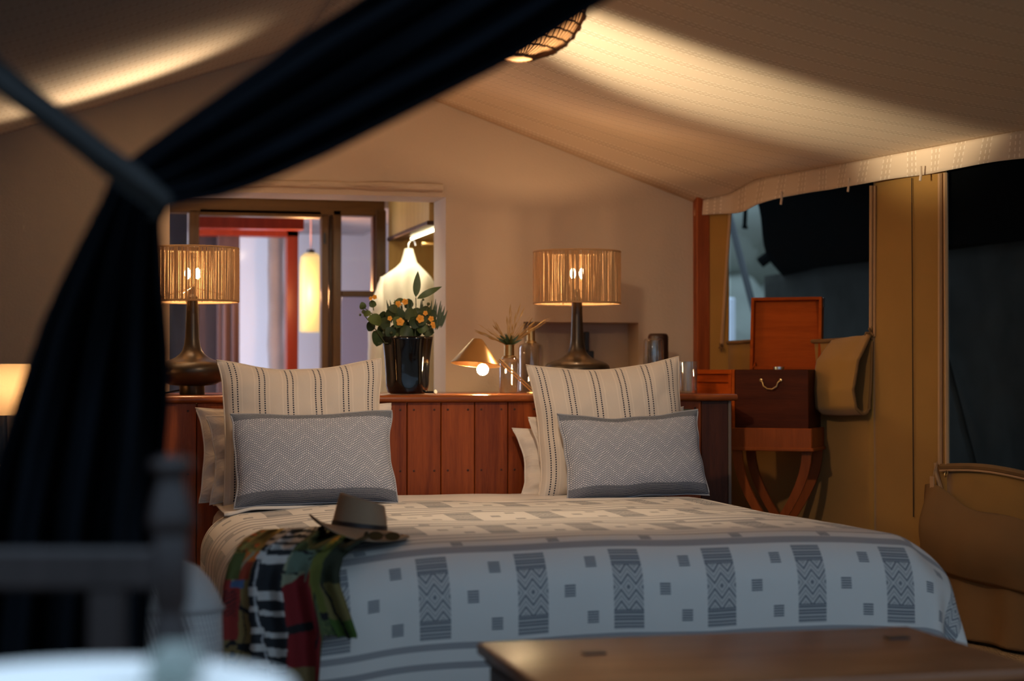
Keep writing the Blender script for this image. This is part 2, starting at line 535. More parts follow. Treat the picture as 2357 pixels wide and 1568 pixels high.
# valance hanging from the eave
def val(a, b):
    Y = lerp(2.4, YB - 0.02, a)
    e = eave(Y)
    h = 0.100 + 0.012 * nz(Y * 2.3, 3.1) - 0.035 * sstep(7.35, 7.6, Y) + 0.02 * sstep(7.0, 7.3, Y) * (1 - sstep(7.3, 7.5, Y))
    wv = 0.010 * math.sin(Y * 9) + 0.012 * nz(Y * 5, 0.3)
    return Vector((e.x - 0.035 - wv * b - 0.015 * b, Y - 0.0, e.z + 0.004 - h * b))
MB().grid(val, 160, 6, lambda a, b: (b * 0.1, lerp(2.4, YB, a))).obj('valance', M_ROOF, ceiling, solid=0.004, angle=0)
for px, py in ((1829, 458), (1985, 428), (2153, 402)):
    q = wall_pt(px, py); q.x -= 0.06
    MB().tube([q + Vector((0, 0, 0.03)), q + Vector((0.003, 0.004, 0.0)), q + Vector((-0.002, 0.002, -0.025))], 0.005, 6).obj('tie_tape', M_ROOF, ceiling)

# left canvas wall, right canvas wall with two openings
MB().bx(-1.06, -1.03, 2.4, YB, 0, 1.80).obj('wall_left', M_CANVAS_D, kind='structure', smooth=False)
yw1a, yw1b = wall_pt(1676, 640).y, wall_pt(2012, 640).y
yw2a, yw2b = wall_pt(2180, 800).y, 4.9
zs1 = wall_pt(1900, 783).z
zs2 = wall_pt(2200, 1078).z
def cpanel(mb, ya, yb, za, zb, wob=0.006, dx=0.0, nu=24, nv=16):
    def f(a, b):
        Y = lerp(ya, yb, a); z = lerp(za(Y) if callable(za) else za, zb(Y) if callable(zb) else zb, b)
        return Vector((wall_x(Y) + dx + wob * nz(Y * 3, z * 2, 4.0), Y, z))
    mb.grid(f, nu, nv, lambda a, b: (lerp(ya, yb, a), b))
ztop = lambda Y: EAVE_Z - 0.0
wr = MB()
cpanel(wr, 7.62, yw1a, 0, ztop)
cpanel(wr, yw1a, yw1b, 0, zs1)
cpanel(wr, yw1b, yw2a, 0, ztop)
cpanel(wr, yw2a, yw2b, 0, zs2)
cpanel(wr, yw2b, 2.4, 0, ztop)
wr_o = wr.obj('wall_right', M_CANVAS, kind='structure', solid=0.006, angle=0)
# stitched seams, skirt seam, and bound edges of the openings
def wline(px0, py0, px1, py1, off=0.01, n=14):
    return [(lambda q: Vector((q.x - off, q.y, q.z)))(wall_pt(lerp(px0, px1, i / n), lerp(py0, py1, i / n))) for i in range(n + 1)]
MB().tube(wline(2104, 410, 2108, 1190), 0.0022, 5).obj('seam', M_SEAM, wr_o)
MB().tube([Vector((wall_x(Y) - 0.008, Y, 0.275)) for Y in [lerp(7.6, 5.95, i / 24) for i in range(25)]], 0.003, 5).obj('seam', M_SEAM, wr_o)
win1 = thing('window_1', None, None); tag(win1, kind='structure')
win2 = thing('window_2', None, None); tag(win2, kind='structure')
for pts, par, rad in ((wline(1686, 480, 1666, 795), win1, 0.008), (wline(2011, 428, 2010, 775), win1, 0.008),
                 (wline(2019, 428, 2018, 775), win1, 0.005), (wline(2170, 400, 2170, 1070), win2, 0.010), (wline(2182, 398, 2186, 1070), win2, 0.009)):
    MB().tube(pts, rad, 7).obj('edge_binding', M_PIPING, par)
MB().tube([Vector((wall_x(Y) - 0.006, Y, zs1 + 0.004 * math.sin(Y * 8))) for Y in [lerp(yw1a, yw1b, i / 20) for i in range(21)]], 0.009, 7).obj('sill_binding', M_CANVAS_D, win1)
def sag2(Y): return zs2 - 0.005 - 0.012 * (yw2a - Y) + 0.012 * math.sin((yw2a - Y) * 7)
MB().tube([Vector((wall_x(Y) - 0.010, Y, sag2(Y) + 0.008)) for Y in [lerp(yw2a + .02, yw2b, i / 20) for i in range(21)]], 0.013, 7).obj('sill_binding', M_CANVAS_D, win2)
MB().tube([Vector((wall_x(Y) - 0.018, Y, sag2(Y) - 0.006)) for Y in [lerp(yw2a + .02, yw2b, i / 20) for i in range(21)]], 0.004, 6).obj('sill_cord', M_PIPING, win2)
# insect gauze in both window openings
mg, g, p, o = new_mat('window gauze')
tr = g.n.new('ShaderNodeBsdfTransparent'); mx = g.n.new('ShaderNodeMixShader'); mx.inputs[0].default_value = 0.22
p.inputs['Base Color'].default_value = (0.01, 0.011, 0.011, 1); p.inputs['Roughness'].default_value = 0.95; p.inputs['Specular IOR Level'].default_value = 0
g.l.new(tr.outputs[0], mx.inputs[1]); g.l.new(p.outputs[0], mx.inputs[2]); g.l.new(mx.outputs[0], o.inputs[0])
M_GAUZE = mg
gz = MB(); cpanel(gz, yw1a, yw1b, zs1 - 0.02, ztop, 0.004, 0.012); gz.obj('gauze', M_GAUZE, win1)
gz = MB(); cpanel(gz, yw2a, yw2b, zs2 - 0.02, ztop, 0.004, 0.012); gz.obj('gauze', M_GAUZE, win2)

# sisal rug on the floor, right of the bed
rug = MB()
def rugf(a, b):
    Y = lerp(3.0, 6.45, b); return Vector((lerp(2.62, wall_x(Y) - .012, a), Y, .010))
rug.grid(rugf, 10, 40)
rug.obj('rug', M_SISAL, label='beige sisal rug on the floor between bed and canvas wall', cat='rug', solid=.014)

# outside of the tent
MB().bx(-6, 12, -6, 2.3, -0.10, -0.02).bx(3.7, 12, 2.3, 24, -0.10, -0.02).obj('ground', plain('dry earth', (0.16, 0.12, 0.085), 0.95, var=0.3), kind='structure', smooth=False)

# ================================================================== dressing room and bathroom behind the opening
YD = 8.95
def pbox(mb, px0, px1, py0, py1, Y, dep, bev=0.003):
    a = at(px0, py1, Y=Y); b = at(px1, py0, Y=Y)
    return mb.bx(a.x, b.x, Y, Y + dep, a.z, b.z, bev)
# enclosing shell
sh = MB()
sh.bx(-0.6, 2.6, 11.2, 11.3, 0, 2.5)                      # far wall
sh.bx(-0.7, -0.6, YB + TW, 11.3, 0, 2.5).bx(2.6, 2.7, YB + TW, 11.3, 0, 2.5)
sh.bx(-0.7, 2.7, YB + TW, 11.3, 2.42, 2.5).bx(-0.7, 2.7, YB + TW, 11.3, 0, 0.05)
sh.obj('wall_bathroom', M_BATHWALL, kind='structure', smooth=False)
# partition around the glazed door
d1 = thing('door_1', None, None); tag(d1, kind='structure')
m = MB(); pbox(m, 300, 886, 455, 486, YD, 0.10); m.obj('head', M_WINFRAME_X, d1, smooth=False)
m = MB(); pbox(m, 300, 886, 425, 457, YD, 0.14); m.obj('head_casing', M_WINFRAME_X, d1, smooth=False)
for x0, x1, dy in ((434, 459, 0.0), (740, 757, 0.01), (757, 766, 0.03), (766, 786, 0.0), (866, 889, -0.02)):
    m = MB(); pbox(m, x0, x1, 484, 1010, YD + dy, 0.09 - dy); m.obj('stile', M_WINFRAME, d1, smooth=False)
m = MB(); pbox(m, 786, 862, 670, 683, YD + .01, 0.06); m.obj('glazing_bar', M_WINFRAME_X, d1, smooth=False)
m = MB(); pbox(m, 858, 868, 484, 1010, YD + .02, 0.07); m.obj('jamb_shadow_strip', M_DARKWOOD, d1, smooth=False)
for x0, x1, y0, y1 in ((380, 434, 486, 1010), (459, 740, 494, 1010), (786, 860, 487, 670), (786, 860, 683, 1010)):
    m = MB(); pbox(m, x0, x1, y0, y1, YD + 0.045, 0.004, 0); m.obj('pane', M_PANE_D if y0 == 683 else M_PANE, d1, smooth=False)
m = MB(); pbox(m, 459, 740, 486, 495, YD, 0.09); m.obj('sash_rail', M_WINFRAME_X, d1, smooth=False)
m = MB(); pbox(m, 745, 750, 536, 562, YD - 0.012, 0.012); m.obj('latch', M_BLACK, d1, smooth=False)

# things seen through the glass
ceb = MB(); a = at(380, 500, Y=10.2); b = at(900, 500, Y=10.2)
ceb.bx(a.x, b.x, 9.3, 11.19, a.z - 0.005, a.z + 0.10)
ceb.obj('trim_3', plain('grey timber soffit', (0.33, 0.30, 0.31), 0.5, var=0.4, nscale=5.0), kind='structure', smooth=False)
beam = MB(); pbox(beam, 440, 700, 499, 524, 9.7, 0.10); beam.obj('trim_4', M_REDDOOR, kind='structure', smooth=False)
df = thing('door_2', None, None); tag(df, kind='structure')
m = MB(); pbox(m, 440, 688, 521, 541, 10.4, 0.12); m.obj('door_head', M_REDDOOR, df, smooth=False)
m = MB(); pbox(m, 659, 687, 521, 1010, 10.4, 0.12); m.obj('door_post', M_REDDOOR, df, smooth=False)
m = MB(); pbox(m, 500, 552, 541, 1010, 10.45, 0.06); m.obj('dark_leaf', wood('plum door', (0.05, 0.025, 0.025), (0.11, 0.06, 0.055), 'z'), df, smooth=False)
m = MB(); pbox(m, 440, 505, 541, 1010, 10.55, 0.05); m.obj('dark_panel', wood('plum panel', (0.03, 0.02, 0.022), (0.06, 0.035, 0.035), 'z'), df, smooth=False)
for x0, x1 in ((513, 521), (533, 541)):
    m = MB(); pbox(m, x0, x1, 700, 1010, 10.43, 0.02); m.obj('door_slat', wood('plum slat', (0.09, 0.05, 0.05), (0.15, 0.09, 0.085), 'z'), df, smooth=False)
col = MB(); a = at(637, 545, Y=10.75); b = at(637, 1010, Y=10.75)
def stone(u_, v_):
    k = 2 * math.pi * u_; r_ = 0.048 * (1 + 0.10 * nz(v_ * 9, 4) + 0.06 * nz(v_ * 30, k))
    return Vector((a.x + r_ * math.cos(k) + 0.012 * nz(v_ * 5, 1), 10.8 + r_ * math.sin(k), lerp(0.0, a.z + .05, v_)))
col.grid(stone, 16, 50).obj('stone_post', M_STONE, label='rough pale post inside the bathroom beside the red door frame', cat='post')
dk = MB(); pbox(dk, 350, 432, 486, 1010, 9.35, 0.04); dk.obj('trim_5', plain('dark blue cladding', (0.055, 0.07, 0.11), 0.4, var=0.5, nscale=4.0), kind='structure', smooth=False)

# glowing pendant in the bathroom
pc = at(715, 765, Y=10.0)
zt = at(715, 583, Y=10.0).z; zw = at(722, 492, Y=10.0).z; rr = (at(742, 700, Y=10.0).x - at(690, 700, Y=10.0).x) / 2
bp = thing('pendant_lamp', 'tall yellow glowing cylinder pendant hanging by wire behind the glass door', 'lamp', (pc.x, 10.0, pc.z))
hgt = zt - pc.z
MB().lathe([(rr * 0.9, 0), (rr, 0.01), (rr, hgt * 0.85), (rr * 0.9, hgt - 0.02), (rr * .55, hgt)], 24, cap=True).obj('glass_shade', emit('yellow lamp glass', (1.0, 0.70, 0.27), 0.72, (0.25, 0.2, 0.1)), bp)
MB().cyl((0, 0, hgt * 1.0), (0, 0, hgt + 0.02), rr * 0.35, 12).obj('cap', M_BLACK, bp)
MB().cyl((0, 0, hgt), (0, 0, zw - pc.z + 0.02), 0.004, 6).obj('wire', plain('pink wire', (0.6, 0.35, 0.33), 0.5), bp)
point('bathroom_pendant_light', (pc.x - 0.06, 9.80, pc.z + hgt * .45), 20.0, (1.0, 0.43, 0.15), 0.04)
area('bathroom_daylight', (-0.55, 10.0, 1.25), (1.2, 10.8, 1.15), E_BATH, 1.2, 1.2, (0.80, 0.87, 1.0))
area('added_wardrobe_fill', (0.75, 8.35, 2.38), (1.5, 8.4, 1.3), 4.0, 0.35, 0.35, (1.0, 0.80, 0.46))  # added panel without a fixture, brightens the upper wardrobe door

# open wardrobe on the right of the dressing room
wd = thing('wardrobe', 'open yellow wood wardrobe with dark rail, lit inside, right of the glass door', 'wardrobe', (0, 0, 0))
XW = 1.60
MB().bx(XW - 0.02, XW + .01, YB + TW + .02, YD - .03, at(945, 535, X=XW).z + 0.01, 2.40, 0.002).obj('upper_door', M_CUPBOARD, wd, smooth=False)
MB().bx(XW - 0.03, XW + 0.05, YB + TW + .02, YD - .03, at(945, 556, X=XW).z + 0.035, at(945, 535, X=XW).z + 0.01, 0.003).obj('rail', M_DARKWOOD_X, wd, smooth=False)
MB().bx(XW - 0.02, 2.25, YD - .04, YD - .01, 0.05, 2.4, 0.002).obj('end_panel', M_CUPBOARD, wd, smooth=False)
MB().bx(2.22, 2.25, YB + TW + .02, YD - .04, 0.05, 2.4, 0.002).obj('back_panel', M_CUPBOARD, wd, smooth=False)
MB().bx(XW + .0, 2.22, YB + TW + .02, YD - .05, 1.66, 1.69, 0.002).obj('shelf', M_CUPBOARD, wd, smooth=False)
MB().bx(XW, 2.22, YB + TW + .02, YD - .05, 0.06, 0.55, 0.002).obj('base', M_CUPBOARD, wd, smooth=False)
MB().bx(XW + 0.03, XW + 0.042, 8.0, 8.60, 1.640, 1.650, 0.002).obj('light_strip', emit('strip light', (1.0, 0.86, 0.50), 14.0), wd, smooth=False)
MB().cyl((1.62, 8.26, 1.595), (2.2, 8.26, 1.595), 0.010, 10).obj('hanging_rod', M_BRASS, wd)
area('wardrobe_strip_glow', (1.50, 8.10, 1.62), (1.50, 8.22, 0.9), 2.2, 0.30, 0.10, (1.0, 0.86, 0.55))

# white garment hanging in the wardrobe
gc = at(940, 570, Y=8.24)
rob = thing('hanging_shirt', 'white long-sleeved shirt on hanger, brightly lit in the open wardrobe', 'shirt', (gc.x, 8.24, 0))
zn = gc.z - 0.005; zs = at(900, 640, Y=8.24).z; z_b = 0.72
prof = [  # z, left half width, right half width, depth
    (zn, .018, .022, .022), (zn - .03, .026, .030, .03), (zn - .065, .036, .042, .04), (zn - .085, .055, .060, .05), (zn - .11, .090, .085, .055),
    (zn - .135, .128, .112, .058), (zn - .165, .146, .128, .06), (zn - .21, .155, .134, .062), (zn - .30, .152, .132, .065), (zn - .50, .150, .130, .07), (z_b, .155, .135, .075)]
def shirt(u_, v_):
    z = lerp(zn, z_b, v_ ** 1.35)
    L, Rr, D = interp([(-q[0],) + q[1:] for q in prof], -z)
    k = 2 * math.pi * u_
    x = math.cos(k); x = x * (Rr if x > 0 else L)
    fold = 0.016 * math.sin(x * 62 + 2.5 * nz(x * 9, z * 3)) * sstep(zn - .12, zn - .35, z) if False else 0.014 * math.sin(x * 60 + 3 * nz(x * 8, z * 4)) * sstep(0, 1, (zn - z) / .3)
    return Vector((x, math.sin(k) * D + fold * (1 if math.sin(k) < 0 else 0.3), z))
MB().grid(shirt, 72, 60).obj('body', cloth('white shirt cotton', (0.80, 0.76, 0.66), weave=500, transl=0.25), rob)
sl = MB()
def sleeve(u_, v_):
    z = lerp(zn - .135, 0.80, v_); k = 2 * math.pi * u_
    r_ = (0.042 + 0.006 * nz(z * 14, k)) * sstep(-.12, .25, v_)
    return Vector((-.128 - 0.030 * sstep(0, .3, v_) - 0.006 * v_ + r_ * 0.8 * math.cos(k), -0.02 + r_ * math.sin(k), z))
sl.grid(sleeve, 20, 30).obj('sleeve', cloth('white sleeve cotton', (0.78, 0.74, 0.66), weave=500), rob)
MB().tube([Vector((0, 0, zn - .01)), Vector((0.0, 0, zn + .02)), Vector((0.012, 0, zn + .04)), Vector((0.03, 0, zn + 0.035)), Vector((0.034, 0, zn + 0.015))], 0.0035, 6).obj('hanger_hook', M_STEEL, rob)

# ================================================================== headboard console
YH = 6.6
ZC = 0.905
hb = thing('headboard', 'red brown plank headboard with a wide shelf top behind the bed', 'headboard', (0, 0, 0))
hx0, hx1 = 0.30, at(1683, 1000, Y=YH).x
tx1 = at(1698, 910, Y=YH - .03).x
def topb(mb, x0, x1, y0, y1, z1, t):
    poly = []
    mb.bx(x0, x1, y0 + t / 2, y1, z1 - t, z1, 0.002)
    return mb.cyl((x0, y0 + t / 2, z1 - t / 2), (x1, y0 + t / 2, z1 - t / 2), t / 2, 16)
m = topb(MB(), hx0 - .02, tx1, YH - 0.03, YB - 0.01, ZC, 0.026)
m.obj('top_board', M_REDWOOD_X, hb, angle=50)
pxs = [at(px, 1000, Y=YH).x for px in (937, 1015, 1092, 1168, 1245)]
pw = (pxs[-1] - pxs[0]) / 4
k0 = int((pxs[0] - hx0) / pw)
xs = [pxs[0] + (i - k0) * pw for i in range(0, 40)]
xs = [hx0] + [x for x in xs if hx0 + .03 < x < hx1 - 0.16]
plank_xs = xs + [xs[-1] + pw]
for i in range(len(plank_xs) - 1):
    a, b = plank_xs[i], plank_xs[i + 1]
    mm = MB().bx(a + .0012, b - .0012, YH, YH + .02, 0.06, ZC - 0.026, 0.0025)
    mm.obj('plank', M_REDWOOD, hb, smooth=False)
    pl = MB()
    for fx in (0.2, 0.8):
        for zz in (ZC - 0.055, 0.62):
            pl.lathe([(0.0045, 0.0), (0.0045, 0.0015), (0.003, 0.002)], 8, (lerp(a, b, fx), YH + .0005, zz), (R(90), 0, 0))
    pl.obj('screw_plugs', M_DARKWOOD, hb, kind='stuff')
ex = plank_xs[-1]
MB().bx(ex + .001, hx1 - .012, YH + .002, YH + .03, 0.06, ZC - 0.026, 0.002).obj('end_panel', M_DARKWOOD, hb, smooth=False)  # shade at this end put in as darker wood than the planks
MB().bx(hx1 - .012, hx1, YH - .004, YH + .03, 0.06, ZC - 0.026, 0.002).obj('edge_strip', plain('grey brown edging', (0.16, 0.125, 0.105), 0.6), hb, smooth=False)
MB().bx(hx1 - .03, hx1 - .001, YH + .03, YB - .02, 0.0, ZC - 0.026, 0.002).obj('side_panel', M_REDWOOD, hb, smooth=False)
MB().bx(hx0, hx0 + .03, YH + .02, YB - .02, 0.0, ZC - 0.026, 0.002).obj('side_panel', M_REDWOOD, hb, smooth=False)
so = at(1577, 950, Y=YH)
st = thing('wall_socket', 'small sage green switch plate on the headboard end beside striped cushion', 'socket', (so.x, YH + .002, so.z))
MB().box((0, -.003, 0), (.050, .007, .028), .002).obj('plate', plain('sage plate', (0.14, 0.16, 0.10), 0.5), st, smooth=False)
MB().box((-.008, -.007, -.004), (.016, .004, .012), .001).obj('rocker', plain('dark rocker', (0.06, 0.05, 0.03), 0.5), st, smooth=False)

# ================================================================== bed
ZB = 0.526                       # top of the bed
BX0, BX1, BF = 0.45, 2.45, 4.58  # sides and foot
bed = thing('bed', 'wide double bed with white sheet, made up against the red brown headboard', 'bed', (0, 0, 0))
MB().bx(BX0 + .05, BX1 - .05, BF + .10, YH - .02, 0.10, 0.24, 0.01).obj('base', M_DARKWOOD_X, bed, smooth=False)
for x in (BX0 + .12, BX1 - .12):
    for y in (BF + .2, YH - .12): MB().cyl((x, y, 0), (x, y, .11), .03, 12).obj('leg', M_DARKWOOD, bed)
MB().bx(BX0 + .06, BX1 - .27, BF + .22, YH - .015, 0.24, ZB - 0.02, 0.06, 4).obj('mattress', M_SHEET, bed)

# woven coverlet
mcov, g, p, o = new_mat('woven coverlet')
uv = g.xyz(g.coord('UV'))
U, Vv = uv[0] + (g.noise(g.coord(), 5, 1) - .5) * 0.006, uv[1] + (g.noise(g.coord(), 3.1, 1) - .5) * 0.010
PIT, PV = 0.2645, 0.455
vm = (Vv / PV).fract() * PV
ul = ((U / PIT) + 0.5).fract() * PIT - PIT / 2         # 0 at strip centre
s1 = ul / 0.0415
instrip = s1.abs().lt(1.0) * vm.within(0.082, 0.304)
wv = (vm - 0.082) / 0.222
b = ((wv - 0.5) / 0.27)
ab, as_ = b.abs(), s1.abs()
def linesat(*ws):
    r = None
    for c in ws:
        t = (wv - c).abs().lt(0.011); r = t if r is None else r.max(t)
    return r
stripes = linesat(.115, .15, .195, .225, .775, .805, .85, .885)
zig = (((s1 * 7.0).fract() - 0.5).abs() * 0.030)
scal = ((wv - 0.035) + zig).abs().lt(0.010).max(((wv - 0.075) + zig).abs().lt(0.010)).max(((wv - 0.925) - zig).abs().lt(0.010)).max(((wv - 0.965) - zig).abs().lt(0.010))
mid = ab.lt(1.0)
tri = (as_ - 0.5).abs() * 2.0                          # 1 at centre and edges, 0 between
q = (ab * 1.25 + (1.0 - tri) * 0.55)
rings = (q * 3.2 + 0.1).fract()
dots = ((s1 * 11.0).fract().gt(0.5) * (wv * 44.0).fract().gt(0.45)).max((q * 1.6).fract().lt(0.25))
dark_d = rings.lt(0.62) * dots
light_d = rings.gt(0.80)
ink = instrip * (0.36 + mid * (dark_d * 0.42 - light_d * 0.26) + (1.0 - mid) * (stripes.max(scal)) * 0.50)
def sq(uc, vc, half=0.0155):
    d = ((U - uc) / PIT + 0.5).fract() * PIT - PIT / 2
    return d.abs().lt(half) * (vm - vc).abs().lt(half + .001) * ((vm - vc) / 0.0068 + 0.5).fract().gt(0.36)
sqs = sq(0.103, 0.196).max(sq(0.166, 0.121)).max(sq(0.166, 0.268)).max(sq(0.084, 0.021, 0.016))
grey = vm.within(PV - 0.024, PV).max(vm.within(0.042, 0.073)).max(vm.within(0.313, 0.331)).max(vm.within(0.364, 0.382))
sdl = (U + 0.86) / 0.05
ink = ink.max(sqs * 0.92).max(grey * 0.60)
weave = g.noise(g.scale(g.coord('UV'), (260, 90, 1)), 4, 2)
base = g.mix(weave, (0.66, 0.64, 0.61), (0.78, 0.76, 0.72))
inkcol = g.mix(grey, (0.055, 0.078, 0.115), (0.085, 0.090, 0.125))
g.put(p.inputs['Base Color'], g.mix(ink, base, inkcol))
p.inputs['Roughness'].default_value = 0.92; p.inputs['Specular IOR Level'].default_value = 0.15; p.inputs['Sheen Weight'].default_value = 0.15
g.put(p.inputs['Normal'], g.bump(weave + ink * 0.6, 0.35, 0.002))
M_COVER = mcov

RC = 0.13
cx, HW = (BX0 + BX1) / 2, (BX1 - BX0) / 2
FT = BF + RC                    # cloth starts to bend over the foot here
HEM_F, HEM_S, HEAD = 0.50, 0.46, 6.12
def edge_drop(d):
    """distance past the edge along the cloth -> (out, down)"""
    arc = RC * math.pi / 2
    if d <= 0: return d, 0.0
    if d < arc: return RC * math.sin(d / RC), RC * (1 - math.cos(d / RC))
    return RC, RC + d - arc
def cover(u_, v_):
    s = lerp(-HW + RC - HEM_S, HW - RC + HEM_S, u_)
    t = lerp(HEAD - FT, -HEM_F, v_)                    # >0 on top, <0 hanging
    hs = HW - RC
    a = abs(s) - hs; b_ = -t
    sg = 1 if s > 0 else -1
    if sg > 0: Z_drop = -0.006 * sstep(.62, -.05, math.hypot(max(0, hs - s), max(0, t)))
    else: Z_drop = 0.02 * sstep(.4, 0, math.hypot(max(0, hs + s), max(0, t)))
    nar = 0.13 * sstep(0.2, 1.5, t) * sstep(0.2, hs, s)
    X = cx + max(-hs, min(hs, s)) - nar; Y = FT + max(0, t); Z = ZB + 0.016 + 0.007 * nz(X * 3.1, Y * 3.3) + 0.010 * nz(X * 1.3, Y * 1.7, 5)
    # soft mattress: a little lower at the rim, wavy rim at the foot
    Z += 0.006 * math.sin(X * 5.2 + 1.0) * sstep(0.5, 0.0, max(t, 0))
    Z -= (0.022 if sg > 0 else .025) * sstep(hs - 0.40, hs + .06, abs(s)) ** 1.4 * (sstep(1.7, .3, max(t, 0)) if sg > 0 else 1)
    Z -= Z_drop
    if a <= 0 and b_ <= 0: return Vector((X, Y, Z))
    if a > 0 and b_ > 0:
        r = math.hypot(a, b_); th = math.atan2(b_, a)
        o1, d1 = edge_drop(r)
        d1 = lerp(d1, edge_drop(max(a, b_))[1], 0.5)
        side = 0.02 * sstep(0, .3, r)
        o2 = 0.74 * min(r, .20) + 0.12 * max(0, r - .20); d2 = 0.66 * min(r, .20) + 0.95 * max(0, r - .20)
        wt = max(0.0, math.sin(2 * th)) ** 1.1
        if sg > 0: wt = max(wt, .55 * (1 - sstep(0, .9, th)))
        oo = lerp(o1 + side, o2 + 0.03 * math.sin(th * 10 + .8) * sstep(.15, .45, r), wt); dd = lerp(d1, d2, wt)
        return Vector((X + sg * oo * math.cos(th), Y - oo * math.sin(th), Z - dd))
    if a > 0:
        oo, dd = edge_drop(a)
        if sg > 0:
            ws = .55
            oo = lerp(oo, 0.74 * min(a, .20) + 0.12 * max(0, a - .20), ws); dd = lerp(dd, 0.66 * min(a, .20) + 0.95 * max(0, a - .20), ws)
        oo += 0.02 * sstep(0, .3, a) + 0.014 * math.sin(Y * 11) * sstep(0.05, .4, a) * sstep(0, .12, t)
        return Vector((X + sg * oo, Y, Z - dd))
    oo, dd = edge_drop(b_)
    oo += 0.02 * sstep(0, .3, b_) + (0.010 * nz(X * 3.0, 2.2) + 0.008 * nz(X * 9, b_ * 3, 2.2)) * sstep(0.03, .3, b_) * sstep(0, -.12, a)
    return Vector((X, Y - oo, Z - dd))
NU, NV = 200, 150
def cuv(u_, v_):
    s = lerp(-HW + RC - HEM_S, HW - RC + HEM_S, u_); t = lerp(HEAD - FT, -HEM_F, v_)
    return (cx + s - 0.9305, -t - 0.006 + PV * 5)
mb = MB().grid(cover, NU, NV, cuv)
# let the cloth relax around the foot corner
wgt = {}
for j in range(1, NV):
    for i in range(1, NU):
        s_ = lerp(-HW + RC - HEM_S, HW - RC + HEM_S, i / NU); t_ = lerp(HEAD - FT, -HEM_F, j / NV)
        d_ = math.hypot(s_ - (HW - RC + .02), t_)
        if d_ < .42: wgt[j * (NU + 1) + i] = sstep(.42, .15, d_)
for it in range(8):
    nv_ = {}
    for k_, w_ in wgt.items():
        q_ = (Vector(mb.v[k_ - 1]) + Vector(mb.v[k_ + 1]) + Vector(mb.v[k_ - NU - 1]) + Vector(mb.v[k_ + NU + 1])) / 4
        nv_[k_] = Vector(mb.v[k_]).lerp(q_, w_ * .8)
    for k_, q_ in nv_.items(): mb.v[k_] = tuple(q_)
mb.obj('coverlet', M_COVER, angle=0, solid=0.004, label='white woven coverlet with grey diamond strips and small squares over the bed', cat='blanket')
# plain folded blanket band between coverlet and pillows
def fold(u_, v_):
    X = lerp(BX0 + .06, BX1 - .20, u_); Y = lerp(6.52, 6.02, v_)
    z = ZB + 0.006 + 0.005 * nz(X * 4, Y * 4, 2) + 0.008 * sstep(0, .3, v_) - .03 * sstep(.9, 1, u_) - .02 * sstep(.06, 0, u_)
    if v_ > 0.98: z -= 0.008
    return Vector((X, Y, z))
MB().grid(fold, 80, 30).obj('sheet_fold', M_SHEET, bed, angle=0, solid=0.006)

# ================================================================== pillows
def pillow_fn(w_, h_, T, pinch, seed, wr, sagtop=0.0, n=3.0):
    def f(a, b, side):
        u, v = a * 2 - 1, b * 2 - 1
        x = w_ / 2 * u * (1 - pinch * (1 - v * v) * (u * u))
        z = h_ / 2 * v * (1 - pinch * 1.2 * (1 - u * u) * (v * v))
        th = T / 2 * (max(0, 1 - abs(u) ** n) * max(0, 1 - abs(v) ** n)) ** 0.55
        th *= 1 - 0.20 * v                                           # heavier at the bottom
        e = 1 - max(abs(u), abs(v)) ** 4
        th += e * wr * (nz(u * 2.3 + seed, v * 2.3, seed) + 0.6 * abs(nz(u * 5 + seed, v * 4, seed + 3)))
        # puckers running in from the seams and corners
        th += wr * 0.5 * math.sin(u * 15 + seed) * (abs(v) ** 6) * e * 3 + wr * 0.5 * math.sin(v * 11 + seed) * (abs(u) ** 6) * e * 3
        z -= sagtop * (1 - u * u) * sstep(0.2, 1, v)
        x += 0.010 * nz(seed, v * 2.0, 1) ; z += 0.008 * nz(u * 2.0, seed, 7)
        return Vector((x, -side * max(th, 0.001 * e), z + h_ / 2))
    return f
def pillow(name, label, mat, pos, w_, h_, T, tilt, rz=0.0, roll=0.0, pinch=0.06, seed=1.0, wr=0.008, group=None, seam=None, sagtop=0.0, n=3.0, res=52):
    t = thing(name, label, 'pillow' if 'pillow' in name else 'cushion', pos, group=group)
    t.rotation_euler = (Matrix.Rotation(rz, 3, 'Z') @ Matrix.Rotation(-tilt, 3, 'X') @ Matrix.Rotation(roll, 3, 'Y')).to_euler()
    f = pillow_fn(w_, h_, T, pinch, seed, wr, sagtop, n)
    mb = MB()
    mb.grid(lambda a, b: f(a, b, 1), res, res)
    mb.obj('front_cover', mat, t, angle=0)
    mb = MB(); mb.grid(lambda a, b: f(a, b, -1), res // 2, res // 2); mb.obj('back_cover', mat, t, angle=0)
    edge = [f(i / 30, 0, 1) for i in range(30)] + [f(1, i / 30, 1) for i in range(30)] + [f(1 - i / 30, 1, 1) for i in range(30)] + [f(0, 1 - i / 30, 1) for i in range(30)]
    MB().tube(edge, 0.0032, 6, True).obj('seam_edge', seam or mat, t)
    return t

